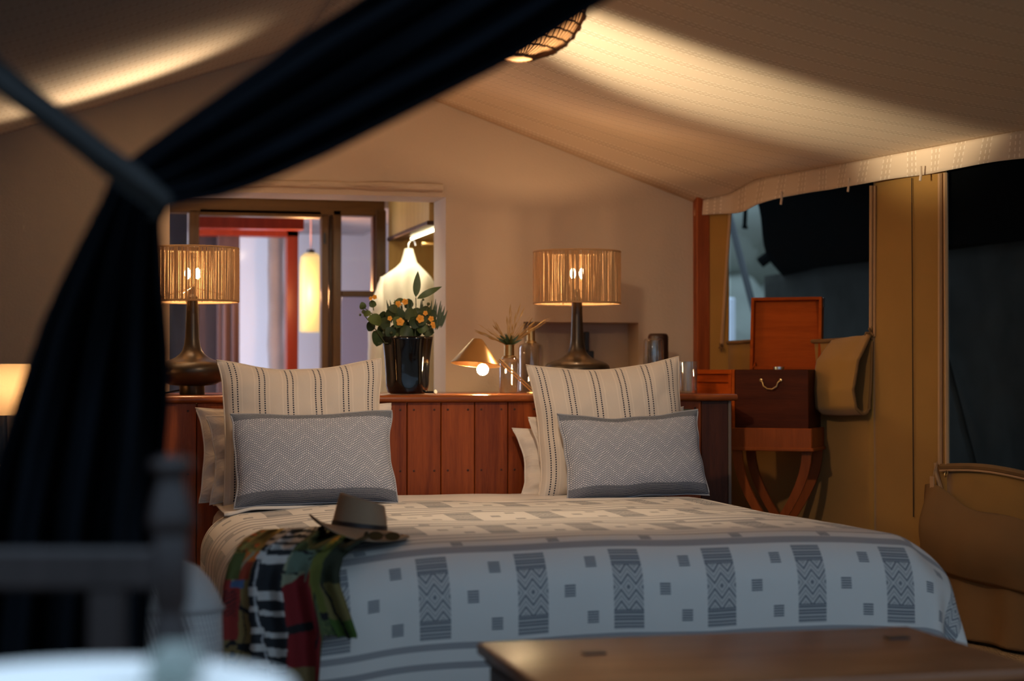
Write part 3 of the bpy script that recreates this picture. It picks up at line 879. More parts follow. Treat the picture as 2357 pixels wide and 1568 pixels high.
# striped linen
mst, g, p, o = new_mat('striped linen')
uv = g.xyz(g.coord('UV'))
ux, vy = uv[0], uv[1]
def at_u(c, hw): return (ux - c).abs().lt(hw)
dash = (vy * 58.0).fract().gt(0.36)
lines = None; pale = None
for c in (0.075, 0.245, 0.415, 0.585, 0.755, 0.925):
    for d in (-0.0165, 0.0165):
        t = at_u(c + d, 0.0042); lines = t if lines is None else lines.max(t)
    for d in (-0.045, 0.045):
        t = at_u(c + d, 0.004); pale = t if pale is None else pale.max(t)
wv = g.noise(g.scale(g.coord('UV'), (60, 420, 1)), 2.0, 2)
bc = g.mix(wv, (0.58, 0.515, 0.455), (0.70, 0.63, 0.565))
bc = g.mix(pale * 0.5, bc, (0.76, 0.68, 0.60))
g.put(p.inputs['Base Color'], g.mix(lines * dash, bc, (0.018, 0.026, 0.05)))
p.inputs['Roughness'].default_value = 0.9; p.inputs['Specular IOR Level'].default_value = 0.15; p.inputs['Sheen Weight'].default_value = 0.2
g.put(p.inputs['Normal'], g.bump(wv, 0.2, 0.002))
M_STRIPE = mst
# blue white dobby weave with navy ribbed ends
mdo, g, p, o = new_mat('blue dobby weave')
uv = g.xyz(g.coord('UV'))
ux, vy = uv[0], uv[1]
NC, NR = 92.0, 40.0
col_i = (ux * NC).floor()
zz = ((col_i / 16.0).fract() - 0.5).abs() * 2.0
rowv = (vy * NR + zz * 7.0 + (col_i * 0.5).fract())
dsh = rowv.fract().lt(0.60) * (ux * NC).fract().within(0.20, 0.80)
big = (rowv / 7.0).fract().lt(0.16)
body = g.mix((dsh * (0.72 + big * 0.28)).clamp(), (0.17, 0.20, 0.275), (0.82, 0.83, 0.87))
bandm = (vy.lt(0.115)).max(vy.gt(0.915))
rib = (vy * 118.0).fract().lt(0.42) * (ux * 160.0).fract().gt(0.2)
band = g.mix(rib, (0.018, 0.038, 0.080), (0.42, 0.44, 0.48))
g.put(p.inputs['Base Color'], g.mix(bandm, body, band))
p.inputs['Roughness'].default_value = 0.92; p.inputs['Specular IOR Level'].default_value = 0.15
g.put(p.inputs['Normal'], g.bump(dsh + rib, 0.25, 0.002))
M_DOBBY = mdo
M_DOBBY_SEAM = cloth('blue grey seam', (0.34, 0.35, 0.39), weave=500)
M_LINEN_SEAM = cloth('linen seam', (0.70, 0.60, 0.50))

def bed_at(px, py): return at(px, py, Z=ZB + .012)
GP = None
# left group: back to front
q = at(560, 1140, Y=6.46); pillow('bed_pillow', 'white cotton pillow at the back behind the left striped cushion', M_LINEN_W, (at(690, 1000, Y=6.44).x, 6.44, ZB + .01), 0.72, 0.345, 0.12, R(14), R(2), R(-1.0), 0.07, 3.3, 0.024)
pillow('bed_pillow', 'second white pillow squeezed between back pillow and left striped cushion', M_LINEN_W, (at(698, 1000, Y=6.32).x, 6.33, ZB + .01), 0.655, 0.315, 0.11, R(13), R(0), R(-1.5), 0.08, 5.1, 0.026)
pillow('striped_cushion', 'square linen cushion with navy dashed stripes beside the black flower vase', M_STRIPE, (at(706, 1000, Y=6.22).x, 6.19, ZB + .012), 0.585, 0.520, 0.15, R(16), R(0), R(-1.2), 0.075, 1.7, 0.012, seam=M_LINEN_SEAM, sagtop=0.012)
pillow('lumbar_cushion', 'blue and white woven oblong cushion leaning behind the brown hat', M_DOBBY, (at(728, 1000, Y=6.05).x, 6.03, ZB + .012), 0.560, 0.335, 0.14, R(20), R(0), R(-0.5), 0.055, 2.4, 0.005, sagtop=0.0, seam=M_DOBBY_SEAM)
# right group
pillow('bed_pillow', 'white pillow rearmost in the right pile, against bare planks', M_LINEN_W, (at(1395, 1000, Y=6.45).x, 6.45, ZB + .01), 0.66, 0.275, 0.11, R(16), R(-4), R(-4), 0.10, 7.9, 0.022)
pillow('bed_pillow', 'plump white pillow just behind the right striped cushion', M_LINEN_W, (at(1418, 1000, Y=6.36).x, 6.36, ZB + .01), 0.60, 0.315, 0.12, R(14), R(-6), R(-4), 0.10, 9.2, 0.026)
pillow('striped_cushion', 'square linen cushion with navy dashed stripes below the right drum lamp', M_STRIPE, (at(1420, 1000, Y=6.27).x, 6.27, ZB + .012), 0.585, 0.510, 0.15, R(13), R(-5), R(-2.8), 0.075, 4.4, 0.012, seam=M_LINEN_SEAM, sagtop=0.012)
pillow('lumbar_cushion', 'blue and white woven oblong cushion leaning at the dark headboard end', M_DOBBY, (at(1470, 1000, Y=6.12).x, 6.12, ZB + .012), 0.540, 0.325, 0.14, R(18), R(0), R(-1.5), 0.055, 6.1, 0.005, sagtop=0.012, seam=M_DOBBY_SEAM)

# ================================================================== things on the headboard shelf
# string drum lamps
mstr, g, p, o = new_mat('jute string')
r_ = g.noise(g.scale(g.coord(), (400, 400, 30)), 3, 2)
cs = g.mix(r_, (0.34, 0.20, 0.085), (0.66, 0.45, 0.24))
g.put(p.inputs['Base Color'], cs); p.inputs['Roughness'].default_value = 0.8
t_ = g.n.new('ShaderNodeBsdfTranslucent'); g.put(t_.inputs[0], cs)
mx = g.n.new('ShaderNodeMixShader'); mx.inputs[0].default_value = 0.30
g.l.new(p.outputs[0], mx.inputs[1]); g.l.new(t_.outputs[0], mx.inputs[2]); g.l.new(mx.outputs[0], o.inputs[0])
M_STRING = mstr
M_BULB = emit('lamp bulb', WARM, E_LAMP_BULB)
def table_lamp(px, py_top, py_bot, Y, label, up_z):
    a, b = at(px, py_top, Y=Y), at(px, py_bot, Y=Y)
    t = thing('table_lamp', label, 'lamp', (a.x, Y, ZC), group=None)
    z1, z0 = a.z - ZC, b.z - ZC
    prof = [(0.0, 0.0), (.046, 0), (.048, .003), (.048, .034), (.085, .038), (.115, .052), (.132, .075), (.136, .095), (.130, .113), (.118, .123), (.102, .1287), (.080, .136),
            (.061, .1455), (.046, .158), (.037, .1706), (.031, .190), (.0265, .22), (.0245, .27), (.0225, .32), (.021, z0 + .02), (.012, z0 + .03), (.0, z0 + .03)]
    MB().lathe(prof, 48, cap=False).obj('base', M_BRONZE, t)
    MB().cyl((0, 0, z0 + .02), (0, 0, z0 + .06), .012, 12).obj('lamp_holder', M_BLACK, t)
    RS = 0.176
    sh_ = bpy.data.objects.new('drum_shade', None); COL.objects.link(sh_); sh_.parent = t
    n = 285
    st_ = MB()
    rnd = random.Random(int(px))
    for i in range(n):
        k = 2 * math.pi * (i + rnd.uniform(-.28, .28)) / n
        rr = RS + rnd.uniform(-.0015, .002)
        ks = k + rnd.uniform(-.006, .006); ke = k + rnd.uniform(-.006, .006)
        rad = rnd.uniform(.0014, .0025)
        pts = [Vector((rr * math.cos(lerp(ks, ke, j / 3)), rr * math.sin(lerp(ks, ke, j / 3)), lerp(z0 + .004, z1 - .004, j / 3))) for j in range(4)]
        st_.tube(pts, [rad * rnd.uniform(.7, 1.2) for _ in range(4)], 4)
    st_.obj('string_strands', M_STRING, sh_, kind='stuff')
    ring = lambda z, rr, th: MB().tube([Vector((rr * math.cos(2 * math.pi * i / 64), rr * math.sin(2 * math.pi * i / 64), z)) for i in range(64)], th, 6, True)
    ring(z1 - .003, RS, .0042).obj('upper_hoop', M_STRING, sh_)
    ring(z0 + .003, RS, .0042).obj('lower_hoop', M_STRING, sh_)
    for i in range(5):
        k = 2 * math.pi * (i + .3) / 5
        MB().tube([Vector(((RS - .003) * math.cos(k), (RS - .003) * math.sin(k), z0)), Vector(((RS - .003) * math.cos(k), (RS - .003) * math.sin(k), z1))], .0022, 5).obj('shade_rib', M_BRASS_D, sh_)
    sp_ = MB()
    for i in range(3):
        k = 2 * math.pi * (i + .1) / 3
        sp_.tube([Vector((0.012 * math.cos(k), .012 * math.sin(k), z0 + .055)), Vector((RS * math.cos(k), RS * math.sin(k), z0 + .02))], .0018, 5)
    sp_.obj('spider', M_BRASS_D, sh_, kind='stuff')
    zb = up_z
    for dx in (-.018, .020):
        MB().sphere((dx, -.004, zb), .0115, 16, 10, (1, 1, 1.9)).obj('bulb', M_BULB, t)
    point('table_lamp_light', (a.x + .001, Y + .028, ZC + zb + .004), E_LAMP, WARM, .016)
    MB().tube([Vector((-.03, .03, .02)), Vector((-.07, .05, .012)), Vector((-.11, .08, .004)), Vector((-.10, .25, .004))], .0035, 6).obj('cord', M_BLACK, t)
    return t
L1 = table_lamp(443, 571, 696, 6.95, 'bronze table lamp with string drum shade, half behind the dark curtain', at(443, 630, Y=6.95).z - ZC)
L2 = table_lamp(1328, 579, 700, 6.95, 'bronze table lamp with string drum shade, below the white roof beside brass cone lamp', at(1328, 630, Y=6.95).z - ZC)

# brass cone lamp
cl = at(1097, 812, Y=6.84)
cn = thing('cone_lamp', 'small brass cone lamp with bare glowing globe bulb on the headboard shelf', 'lamp', (cl.x, 6.84, ZC))
dz = cl.z - ZC
rot = Euler((R(-5), R(6), 0))
MB().lathe([(.098, -.048), (.0985, -.046), (.020, .052), (.017, .054), (.0, .054)], 48, (0, 0, dz), rot, False).obj('cone_shade', M_BRASS, cn, solid=0.0015)
bq = at(1111, 851, Y=6.81) - Vector((cl.x, 6.84, ZC))
MB().sphere(bq, .0225, 24, 14).obj('globe_bulb', emit('globe bulb', (1.0, 0.72, 0.38), E_CONE_BULB), cn)
MB().cyl(bq + Vector((-.004, .008, .016)), Vector((-.006, .016, dz + .045)), .009, 12).obj('bulb_holder', M_BRASS_D, cn)
a = at(1148, 828, Y=6.84) - Vector((cl.x, 6.84, ZC)); b = at(1227, 907, Y=6.84) - Vector((cl.x, 6.84, ZC)); b.z = 0.008
for d in (-.004, .004):
    MB().cyl(a + Vector((d * .8, 0, d * .8)), b + Vector((d * .8, 0, d * .8 + .003)), .0028, 10).obj('arm_rod', M_BRASS, cn)
MB().lathe([(.0, 0), (.045, 0), (.046, .004), (.044, .008), (.0, .010)], 32, (b.x + .02, 0, 0), None, False).obj('foot', M_BRASS, cn)

# black vase with flowers
vc = at(938, 905, Y=6.84)
VX = vc.x
vs = thing('flower_vase', 'glossy black faceted vase packed with leafy stems and orange flowers', 'vase', (VX, 6.84, ZC))
HV = at(938, 775, Y=6.84).z - ZC
def vasep(r0): return [(0, .002), (.066 * r0, .002), (.077 * r0, .010), (.080 * r0, .03), (.080 * r0, .07), (.084 * r0, .13), (.090 * r0, .18), (.096 * r0, HV), (.093 * r0, HV), (.086, .17), (.074, .04), (.0, .03)]
vm_ = MB()
prof = vasep(1.0)
def vase(u_, v_):
    i = min(int(v_ * (len(prof) - 1)), len(prof) - 2); t = v_ * (len(prof) - 1) - i
    r_, z_ = lerp(prof[i][0], prof[i + 1][0], t), lerp(prof[i][1], prof[i + 1][1], t)
    k = 2 * math.pi * u_
    fac = 1 + 0.05 * math.cos(6 * k + .8) * sstep(0, .06, z_) + 0.03 * nz(math.cos(k) * 2, math.sin(k) * 2, z_ * 9)
    return Vector((r_ * fac * math.cos(k), r_ * fac * math.sin(k), z_))
vm_.grid(vase, 72, 44); vm_.obj('vase_body', M_BLACKGLASS, vs, angle=0)
fb = thing('flower_bunch', 'bunch of green leaves with small orange flowers standing in the black vase', 'flowers', (VX, 6.84, ZC + HV))
def V_at(px, py, dy=0.0): return at(px, py, Y=6.84 + dy) - Vector((VX, 6.84, ZC + HV))
def leaf_mb(mb, base, tip, width, curl=0.0, nrm=None, fold=0.12, round_=False):
    base, tip = Vector(base), Vector(tip); d = tip - base; L = d.length
    side = d.cross(Vector(nrm) if nrm is not None else Vector((0, -1, 0.25))).normalized()
    nn = side.cross(d).normalized()
    vs_, fs_ = [], []
    N = 8
    for i in range(N + 1):
        t = i / N
        wd = width * ((math.sin(math.pi * t ** 0.8)) ** (0.55 if round_ else 0.9)) * 0.5 + 0.0004
        c_ = base + d * t + nn * curl * L * math.sin(math.pi * t)
        vs_ += [c_ - side * wd + nn * fold * wd, c_, c_ + side * wd + nn * fold * wd]
    for i in range(N):
        k = i * 3
        fs_ += [(k, k + 1, k + 4, k + 3), (k + 1, k + 2, k + 5, k + 4)]
    mb.add(vs_, fs_)
    return mb
rv = random.Random(5)
stm = MB()
for (px0, py0, px1, py1, dy) in ((955, 780, 957, 685, 0), (945, 790, 958, 700, .01), (900, 790, 855, 720, -.02), (890, 795, 840, 728, -.01), (965, 780, 972, 690, .01),
        (905, 780, 910, 700, 0), (930, 780, 925, 700, .02), (985, 780, 1005, 720, .01), (975, 785, 990, 705, -.02), (860, 715, 853, 695, -.02), (855, 722, 832, 705, -.02), (970, 740, 985, 702, -.01), (920, 790, 870, 790, -.03), (915, 785, 905, 720, 0.02)):
    stm.tube([V_at(px0, py0, dy), V_at((px0 + px1) / 2 + 2, (py0 + py1) / 2, dy), V_at(px1, py1, dy)], .0018, 5)
stm.obj('stems', M_STEM, fb, kind='stuff')
big = [((957, 684), (962, 624), .030, .02), ((960, 688), (1017, 660), .026, .10), ((930, 690), (905, 668 + 30), .02, .2), ((892, 782), (868, 790), .05, .1)]
for (b_, t_, wd, cu) in big[:3]:
    leaf_mb(MB(), V_at(*b_), V_at(*t_), wd, cu).obj('leaf', M_LEAF, fb, angle=0)
for (px, py, r_) in ((868, 779, 19), (862, 738, 17), (886, 745, 15), (834, 704, 9), (845, 722, 9), (858, 700, 9), (853, 752, 12), (900, 725, 15), (880, 728, 12), (912, 760, 16), (936, 765, 16), (958, 762, 15), (985, 762, 15), (898, 765, 14), (925, 735, 16), (945, 725, 16), (970, 735, 16), (990, 735, 14), (930, 750, 15), (972, 755, 14), (915, 742, 14), (955, 742, 15), (1000, 745, 12), (905, 712, 12), (940, 700, 12), (980, 715, 12), (890, 770, 12), (875, 760, 12), (995, 725, 12), (920, 722, 13), (960, 720, 12)):
    dy = rv.uniform(-.05, .04); k = rv.uniform(0, 6.28)
    b_ = V_at(px - r_ * math.cos(k), py + r_ * math.sin(k), dy); t_ = V_at(px + r_ * math.cos(k), py - r_ * math.sin(k), dy - .008)
    leaf_mb(MB(), b_, t_, r_ * 2 * 6.95 / FPX * .92, rv.uniform(-.1, .15), (rv.uniform(-.5, .5), -1, rv.uniform(-.4, .6)), .1, True).obj('leaf', rv.choice((M_LEAF, M_LEAF_D, M_LEAF_D)), fb, angle=0)
sp_ = MB()
for (px, py, h_) in ((899, 745, 55), (906, 740, 50), (912, 745, 55), (988, 745, 55), (996, 750, 62), (1004, 752, 60), (1012, 755, 50), (1002, 760, 45), (1009, 748, 32), (938, 740, 45), (945, 735, 40), (966, 745, 55), (922, 735, 45)):
    for s_ in range(2):
        tx = px + (px - 950) * .18 + rv.uniform(-3, 3)
        leaf_mb(sp_, V_at(px + s_ * 3, py, .02), V_at(tx + s_ * 4, py - h_ + s_ * 9, .02), .0085, .02, None, .3)
sp_.obj('grass_blades', M_LEAF_D, fb, kind='stuff', angle=0)
for (px, py, r_) in ((916, 700, 8), (932, 695, 8), (921, 741, 10), (967, 734, 10), (992, 734, 7), (996, 746, 6), (979, 721, 6), (897, 733, 6), (862, 684, 6), (853, 687, 5), (998, 752, 5)):
    fm = MB(); c_ = V_at(px, py, -.06 if py > 715 else -.02); rr = r_ * 6.9 / FPX
    k0 = rv.uniform(0, 6)
    for i in range(5):
        k = k0 + i * 2 * math.pi / 5
        leaf_mb(fm, c_, c_ + Vector((math.cos(k) * rr, -.004 * rv.random(), math.sin(k) * rr)), rr * .95, .12, (0, -1, 0.01), .1, True)
    fm.sphere(c_ + Vector((0, -.002, 0)), rr * .25, 8, 6)
    fm.obj('flower', M_FLOWER, fb, angle=0)
bm_ = MB()
for (px, py, r_) in ((833, 706, 6), (829, 725, 3), (901, 767, 4), (944, 741, 4), (974, 690, 3), (986, 700, 4), (934, 752, 3), (944, 768, 4), (837, 718, 5)):
    bm_.sphere(V_at(px, py, -.03), r_ * 6.9 / FPX, 8, 6)
bm_.obj('buds', M_STEM, fb, kind='stuff')

# small black watch beside the vase
wq = at(991, 905, Y=6.80)
wt = thing('wristwatch', 'small black strap watch lying curled beside the black vase foot', 'watch', (wq.x, 6.80, ZC))
MB().tube([Vector((.020 * math.cos(2 * math.pi * i / 20), .016 * math.sin(2 * math.pi * i / 20), .009)) for i in range(20)], .0045, 6, True).obj('strap', M_BLACK, wt)
MB().lathe([(.0, 0), (.009, 0), (.0095, .003), (.008, .005), (0, .005)], 16, (.014, -.016, .010), (R(75), 0, R(25)), False).obj('case', M_STEEL, wt)

# bottles with brass necks, one with dried grass
def bottle(px, py_top, py_sh, Y, r_, rn, label, mat, py_nt):
    b_ = at(px, 900, Y=Y)
    t = thing('glass_bottle', label, 'bottle', (b_.x, Y, ZC))
    zs_, zn_, = at(px, py_sh, Y=Y).z - ZC, at(px, py_nt, Y=Y).z - ZC
    MB().lathe([(0, .002), (r_ * .9, .002), (r_, .008), (r_, zs_ - r_ * .5), (r_ * .92, zs_ - r_ * .2), (rn * 1.3, zs_), (rn * .9, zs_ + .004)], 40, cap=False).obj('glass_body', mat, t)
    MB().lathe([(rn * 1.35, zs_ - .002), (rn * 1.35, zs_ + .004), (rn, zs_ + .007), (rn, zn_ - .004), (rn * 1.08, zn_ - .003), (rn * 1.08, zn_), (rn * .8, zn_), (rn * .8, zs_ + .004)], 28, cap=False).obj('brass_neck', M_BRASS_D, t)
    return t, zn_
b1, zn1 = bottle(1172, 795, 823, 6.93, .040, .0205, 'narrow clear bottle with brass neck holding dried grass beside the cone lamp', M_MIST, 794)
b2, zn2 = bottle(1222, 760, 789, 7.28, .052, .0175, 'taller round-shouldered smoked bottle with brass neck behind the grass bottle', M_MIST, 757)
MB().cyl((0, 0, zn2 - .01), (0, 0, zn2 + .012), .015, 16).obj('stopper', M_DARKWOOD, b2)
gq = at(1172, 795, Y=6.93)
gr = thing('dried_grass', 'spray of dried straw coloured grass standing in the narrow brass-necked bottle', 'grass', (gq.x, 6.93, gq.z))
rv = random.Random(3)
ends = [(1098, 762), (1108, 752), (1118, 770), (1130, 735), (1142, 742), (1160, 715), (1170, 697), (1180, 720), (1200, 700), (1212, 722), (1225, 735), (1240, 742), (1252, 728), (1258, 738), (1232, 752), (1205, 748), (1150, 760), (1128, 760), (1190, 740), (1245, 732)]
gl = MB(); hd = MB()
for i in range(64):
    ex_, ey_ = ends[i % len(ends)]
    ex_ += rv.uniform(-9, 9); ey_ += rv.uniform(-9, 9)
    e_ = at(ex_, ey_, Y=6.93 + rv.uniform(-.06, .06)) - Vector((gq.x, 6.93, gq.z))
    if rv.random() < .45: e_ *= rv.uniform(.4, .8)
    s_ = Vector((rv.uniform(-.012, .012), rv.uniform(-.01, .01), -.05)); mid_ = s_.lerp(e_, .55) + Vector((0, 0, .022))
    s0 = Vector((s_.x * .8, s_.y * .8, -.004))
    gl.tube([s_, s0, mid_, e_], [.0012, .0012, .0010, .0005], 4)
    if i % 2 == 0: hd.tube([mid_.lerp(e_, .35), mid_.lerp(e_, .65), e_], [.001, .0030, .0006], 5)
gl.obj('blades', M_STRAW, gr, kind='stuff'); hd.obj('seed_heads', M_STRAW, gr, kind='stuff')
fr_ = MB()
for i in range(22):
    k = rv.uniform(0, 6.28); l_ = rv.uniform(.03, .075)
    leaf_mb(fr_, (0, 0, -.002), (math.cos(k) * l_ * .9, math.sin(k) * l_ * .6, .02 + rv.random() * .03), .010, .12, None, .2)
fr_.obj('leaf_tuft', M_LEAF_D, gr, kind='stuff', angle=0)

# dark ornament in the niche behind the right lamp
oq = at(1338, 800, Y=7.70)
orn = thing('ornament', 'dark stepped carved ornament in the wall niche behind the right lamp stem', 'ornament', (oq.x, 7.69, 0.86))
z_ = lambda py: at(1330, py, Y=7.69).z - 0.86
MB().bx(-.045, .045, -.03, .03, 0, z_(845), .003).obj('plinth', M_BLACK, orn, smooth=False)
MB().bx(-.050, .050, -.025, .025, z_(845), z_(808), .004).obj('lower_block', M_BLACK, orn, smooth=False)
for x0, x1 in ((-.044, -.034), (.008, .030)):
    MB().bx(x0, x1, -.018, .018, z_(808), z_(764), .003).obj('upright', M_BLACK, orn, smooth=False)

# carafe with upturned tumbler
cq = at(1505, 900, Y=6.98)
ca = thing('carafe', 'clear glass carafe mostly hidden behind the right striped cushion', 'carafe', (cq.x, 6.98, ZC))
zc = lambda py: at(1505, py, Y=6.98).z - ZC
MB().lathe([(0, .002), (.060, .002), (.066, .010), (.066, zc(866)), (.060, zc(855)), (.044, zc(846)), (.026, zc(841)), (.022, zc(830)), (.024, zc(790))], 36, cap=False).obj('glass_body', M_GLASS, ca)
tu = thing('tumbler', 'clear tumbler turned upside down over the carafe neck', 'glass', (cq.x - .001, 6.98, ZC + zc(841)))
ht = zc(780) - zc(841)
MB().lathe([(.0425, 0), (.0435, .002), (.040, ht - .010), (.036, ht - .002), (.032, ht), (0, ht), (0, ht - .005), (.034, ht - .007), (.0405, .002), (.0425, 0)], 36, cap=False).obj('glass_wall', M_GLASS, tu)
bx = at(1515, 900, Y=7.30)
db = thing('storage_jar', 'dark brown round-topped jar behind the upturned tumbler', 'jar', (bx.x, 7.30, ZC))
zj = at(1515, 768, Y=7.30).z - ZC
MB().lathe([(0, 0), (.043, 0), (.045, .004), (.045, zj - .014), (.041, zj - .004), (.034, zj), (0, zj)], 32, cap=False, sy=.8).obj('jar_body', plain('dark brown glaze', (0.035, 0.014, 0.008), 0.4, var=.2), db)
# tall glass at the shelf end
tq = at(1584, 900, Y=6.76)
tg = thing('highball_glass', 'tall straight clear glass at the shelf end beside the campaign chest', 'glass', (tq.x, 6.76, ZC))
hg = at(1584, 832, Y=6.76).z - ZC
MB().lathe([(0, .004), (.036, .004), (.0375, .008), (.0385, hg - .001), (.0375, hg), (.0365, hg - .001), (.0355, .012), (0, .010)], 40, cap=False).obj('glass_wall', M_GLASS, tg)
MB().lathe([(0, 0), (.034, 0), (.036, .004), (0, .0045)], 40, cap=False).obj('glass_base', M_GLASS, tg)

# ================================================================== hat, scarf and sunglasses on the bed
hq = at(826, 1224, Z=ZB + .035)
hat = thing('hat', 'brown felt brimmed hat with dark band lying on the bed foot', 'hat', hq, rot=(R(-3), R(7), R(-4)))
mh, g, p, o = new_mat('brown felt')
n_ = g.noise(g.coord(), 14, 4); n2 = g.noise(g.coord(), 300, 1)
g.put(p.inputs['Base Color'], g.mix(n_, (0.25, 0.165, 0.105), (0.37, 0.26, 0.17)))
p.inputs['Roughness'].default_value = 0.95; p.inputs['Specular IOR Level'].default_value = 0.1
g.put(p.inputs['Normal'], g.bump(n2, 0.25, 0.002))
M_FELT = mh
CW, CD = 0.076, 0.092
def crown(u_, v_):
    k = 2 * math.pi * u_; c_, s_ = math.cos(k), math.sin(k)
    if v_ < 0.72:
        t = v_ / 0.72
        r_ = lerp(1.0, 0.84, t) + 0.02 * math.sin(math.pi * t)
        z = t * 0.082
        inn = 1.0
    else:
        t = (v_ - 0.72) / 0.28
        r_ = 0.84 * math.cos(t * math.pi / 2) ** 0.8 if t < 1 else 0.0
        z = 0.082 + 0.008 * math.sin(min(t * 2.2, 1) * math.pi / 2) - 0.026 * sstep(0.25, 1, t)
    x, y = CW * r_ * c_, CD * r_ * s_
    z += (0.007 * -c_ - 0.006 * c_ * abs(c_)) * sstep(0.3, .72, v_) * (1 if v_ < .72 else 1 - (v_ - .72) / .28 * .4)     # higher at one end, sloping away
    return Vector((x, y, z))
MB().grid(crown, 64, 34).obj('crown', M_FELT, hat, angle=0)
def brim(u_, v_):
    k = 2 * math.pi * u_; c_, s_ = math.cos(k), math.sin(k)
    ext = lerp(0, 1, v_)
    bw = 0.062
    x, y = (CW + bw * ext) * c_, (CD + bw * ext) * s_
    z = 0.010 - 0.012 * ext + 0.034 * (abs(c_) ** 2.5) * ext ** 1.6 * (1.0 if c_ < 0 else .12) - 0.016 * ext * abs(s_) ** 2
    return Vector((x, y, z))
MB().grid(brim, 72, 10).obj('brim', M_FELT, hat, angle=0, solid=0.004)
bm_ = MB()
def band(u_, v_):
    q_ = crown(u_, lerp(0.055, 0.21, v_)); return Vector((q_.x * 1.025, q_.y * 1.02, q_.z))
bm_.grid(band, 64, 4); bm_.obj('hat_band', plain('dark brown band', (0.018, 0.010, 0.009), 0.6), hat, angle=0)

# scarf with printed pattern
def scarf_print(x, y):
    w_ = 4 * nz(x * .05, y * .03) + 2 * nz(x * .15, y * .15, 3)
    X, Y_ = x + w_, y + 3 * nz(x * .04, y * .05, 9)
    BLK, WHT = (.012, .013, .016), (.60, .58, .56)
    if 578 < X < 662 - 4 * sstep(1400, 1560, y) - (30 - (y - 1240) * .5 if False else 0):
        # zebra
        yy = Y_ + (x - 620) * -.05
        ed = (592 + max(0, (y - 1400)) * .17)
        for a_, b_ in ((1205, 1210), (1218, 1224), (1232, 1240), (1246, 1257), (1271, 1291), (1356, 1377), (1402, 1414), (1452, 1466), (1490, 1508), (1528, 1545)):
            if a_ < yy + (10 if X < ed + 6 else 0) < b_: return WHT
        if abs(X - ed) < 2.6: return (.45, .46, .48)
        return (.022, .026, .034)
    if X <= 578:
        if Y_ < 1262: return (.36, .24, .06) if nz(x * .06, y * .08, 1) > -.25 else ((.10, .10, .03) if nz(x * .1, y * .2) < 0 else (.62, .13, .02))
        if X < 548 and Y_ < 1326: return (.085, .10, .028)
        if abs(X - 551 + (Y_ - 1290) * .45) < 4 and Y_ < 1330: return (.32, .28, .17)
        if Y_ < 1284: return (.62, .14, .02)
        if Y_ < 1328 and X < 576: return (.30, .045, .02)
        if 1328 < Y_ < 1345 and 530 < X < 566: return (.07, .12, .24)
        if X < 556 - (Y_ - 1350) * .07:
            if Y_ < 1470:
                if 1350 < Y_ < 1412 and X < 545 and math.sin((Y_ + X * .6) * .62) > .25: return BLK
                return (.27, .028, .024)
            return (.21, .145, .06) if nz(x * .07, y * .07) > -.1 else BLK
        if abs(Y_ - 1398 - (X - 565) * .5) < 5 or abs(X - 566 + ((Y_ - 1440) ** 2) * .003) < 1.5: return BLK
        if 1478 < Y_ < 1490 + (X - 540) * .3: return BLK
        return (.22, .15, .055)
    # right of the zebra
    if Y_ < 1215: return WHT if math.sin(X * .35) > .2 else BLK
    if X < 735:
        if Y_ < 1262: return (.10, .11, .04)
        if abs(Y_ - 1264 - (X - 690) * .22) < 3: return BLK
        if Y_ < 1318 - (X - 670) * .15 and X > 668 - (Y_ - 1260) * .0: return (.12, .17, .13)
        if abs(Y_ - 1316 + (X - 700) ** 2 * .004) < 4 and X < 705: return BLK
        if Y_ < 1350 - (X - 660) * .55: return (.26, .28, .19)
        if 1432 < Y_ + (X - 700) * .2 < 1452: return BLK
        if Y_ < 1535: return (.20, .014, .018)
        return (.20, .14, .06)
    if X < 762:
        if 1262 > Y_ > 1240 and X < 745: return (.55, .25, .02)
        if Y_ < 1418: return (.125, .135, .028)
        if Y_ < 1436: return BLK
        return (.10, .13, .05) if nz(x * .1, y * .1) > 0 else (.06, .09, .04)
    if Y_ < 1346: return (.028, .036, .022) if X > 765 else (.10, .11, .03)
    if abs(X - 770 - (Y_ - 1350) * .22) < 3.5 or abs(X - 752 - (Y_ - 1400) * .2) < 2: return BLK
    if Y_ > 1432: return (.055, .11, .02)
    return (.17, .14, .05)
def sc_right(y): return interp([(1200, 845), (1236, 850), (1262, 812), (1285, 790), (1320, 781), (1350, 783), (1400, 801), (1462, 822), (1480, 820), (1700, 820)], y)[0]
def sc_left(y): return interp([(1200, 640), (1215, 610), (1240, 562), (1262, 545), (1300, 525), (1350, 514), (1420, 510), (1700, 510)], y)[0]
sc = MB(); NU2, NV2 = 150, 190
YF = 4.495
def sc_pt(u_, v_):
    bot = 1620 if u_ < 0.70 else lerp(1620, 1474 - 22 * abs(math.sin(u_ * 40)) * .2 - (1 - u_) * 40, sstep(.70, .76, u_))
    y = lerp(1206 + 14 * (1 - u_), bot, v_)
    x = lerp(sc_left(y), sc_right(y), u_)
    ripple = 0.016 * math.sin(u_ * 27 + .8 * math.sin(v_ * 3)) + 0.010 * nz(u_ * 6, v_ * 3) - 0.028 * sstep(.27, .22, u_) * sstep(.20, .25, u_) * 0
    y_edge = 1268
    if y < y_edge:
        k = (y_edge - y)
        zlev = ZB + 0.030 + 0.012 * math.sin(u_ * 27) + 0.008 * nz(u_ * 9, v_ * 20)
        pt = at(x, y, Z=zlev)
        pz = at(x, y, Y=YF + .02 - ripple)
        return pt.lerp(pz, sstep(1250, y_edge, y)) if pt.y > pz.y else pz
    return at(x, y, Y=YF - ripple * sstep(1268, 1330, y) + .02 * (1 - sstep(1268, 1330, y)))
sc.grid(sc_pt, NU2, NV2)
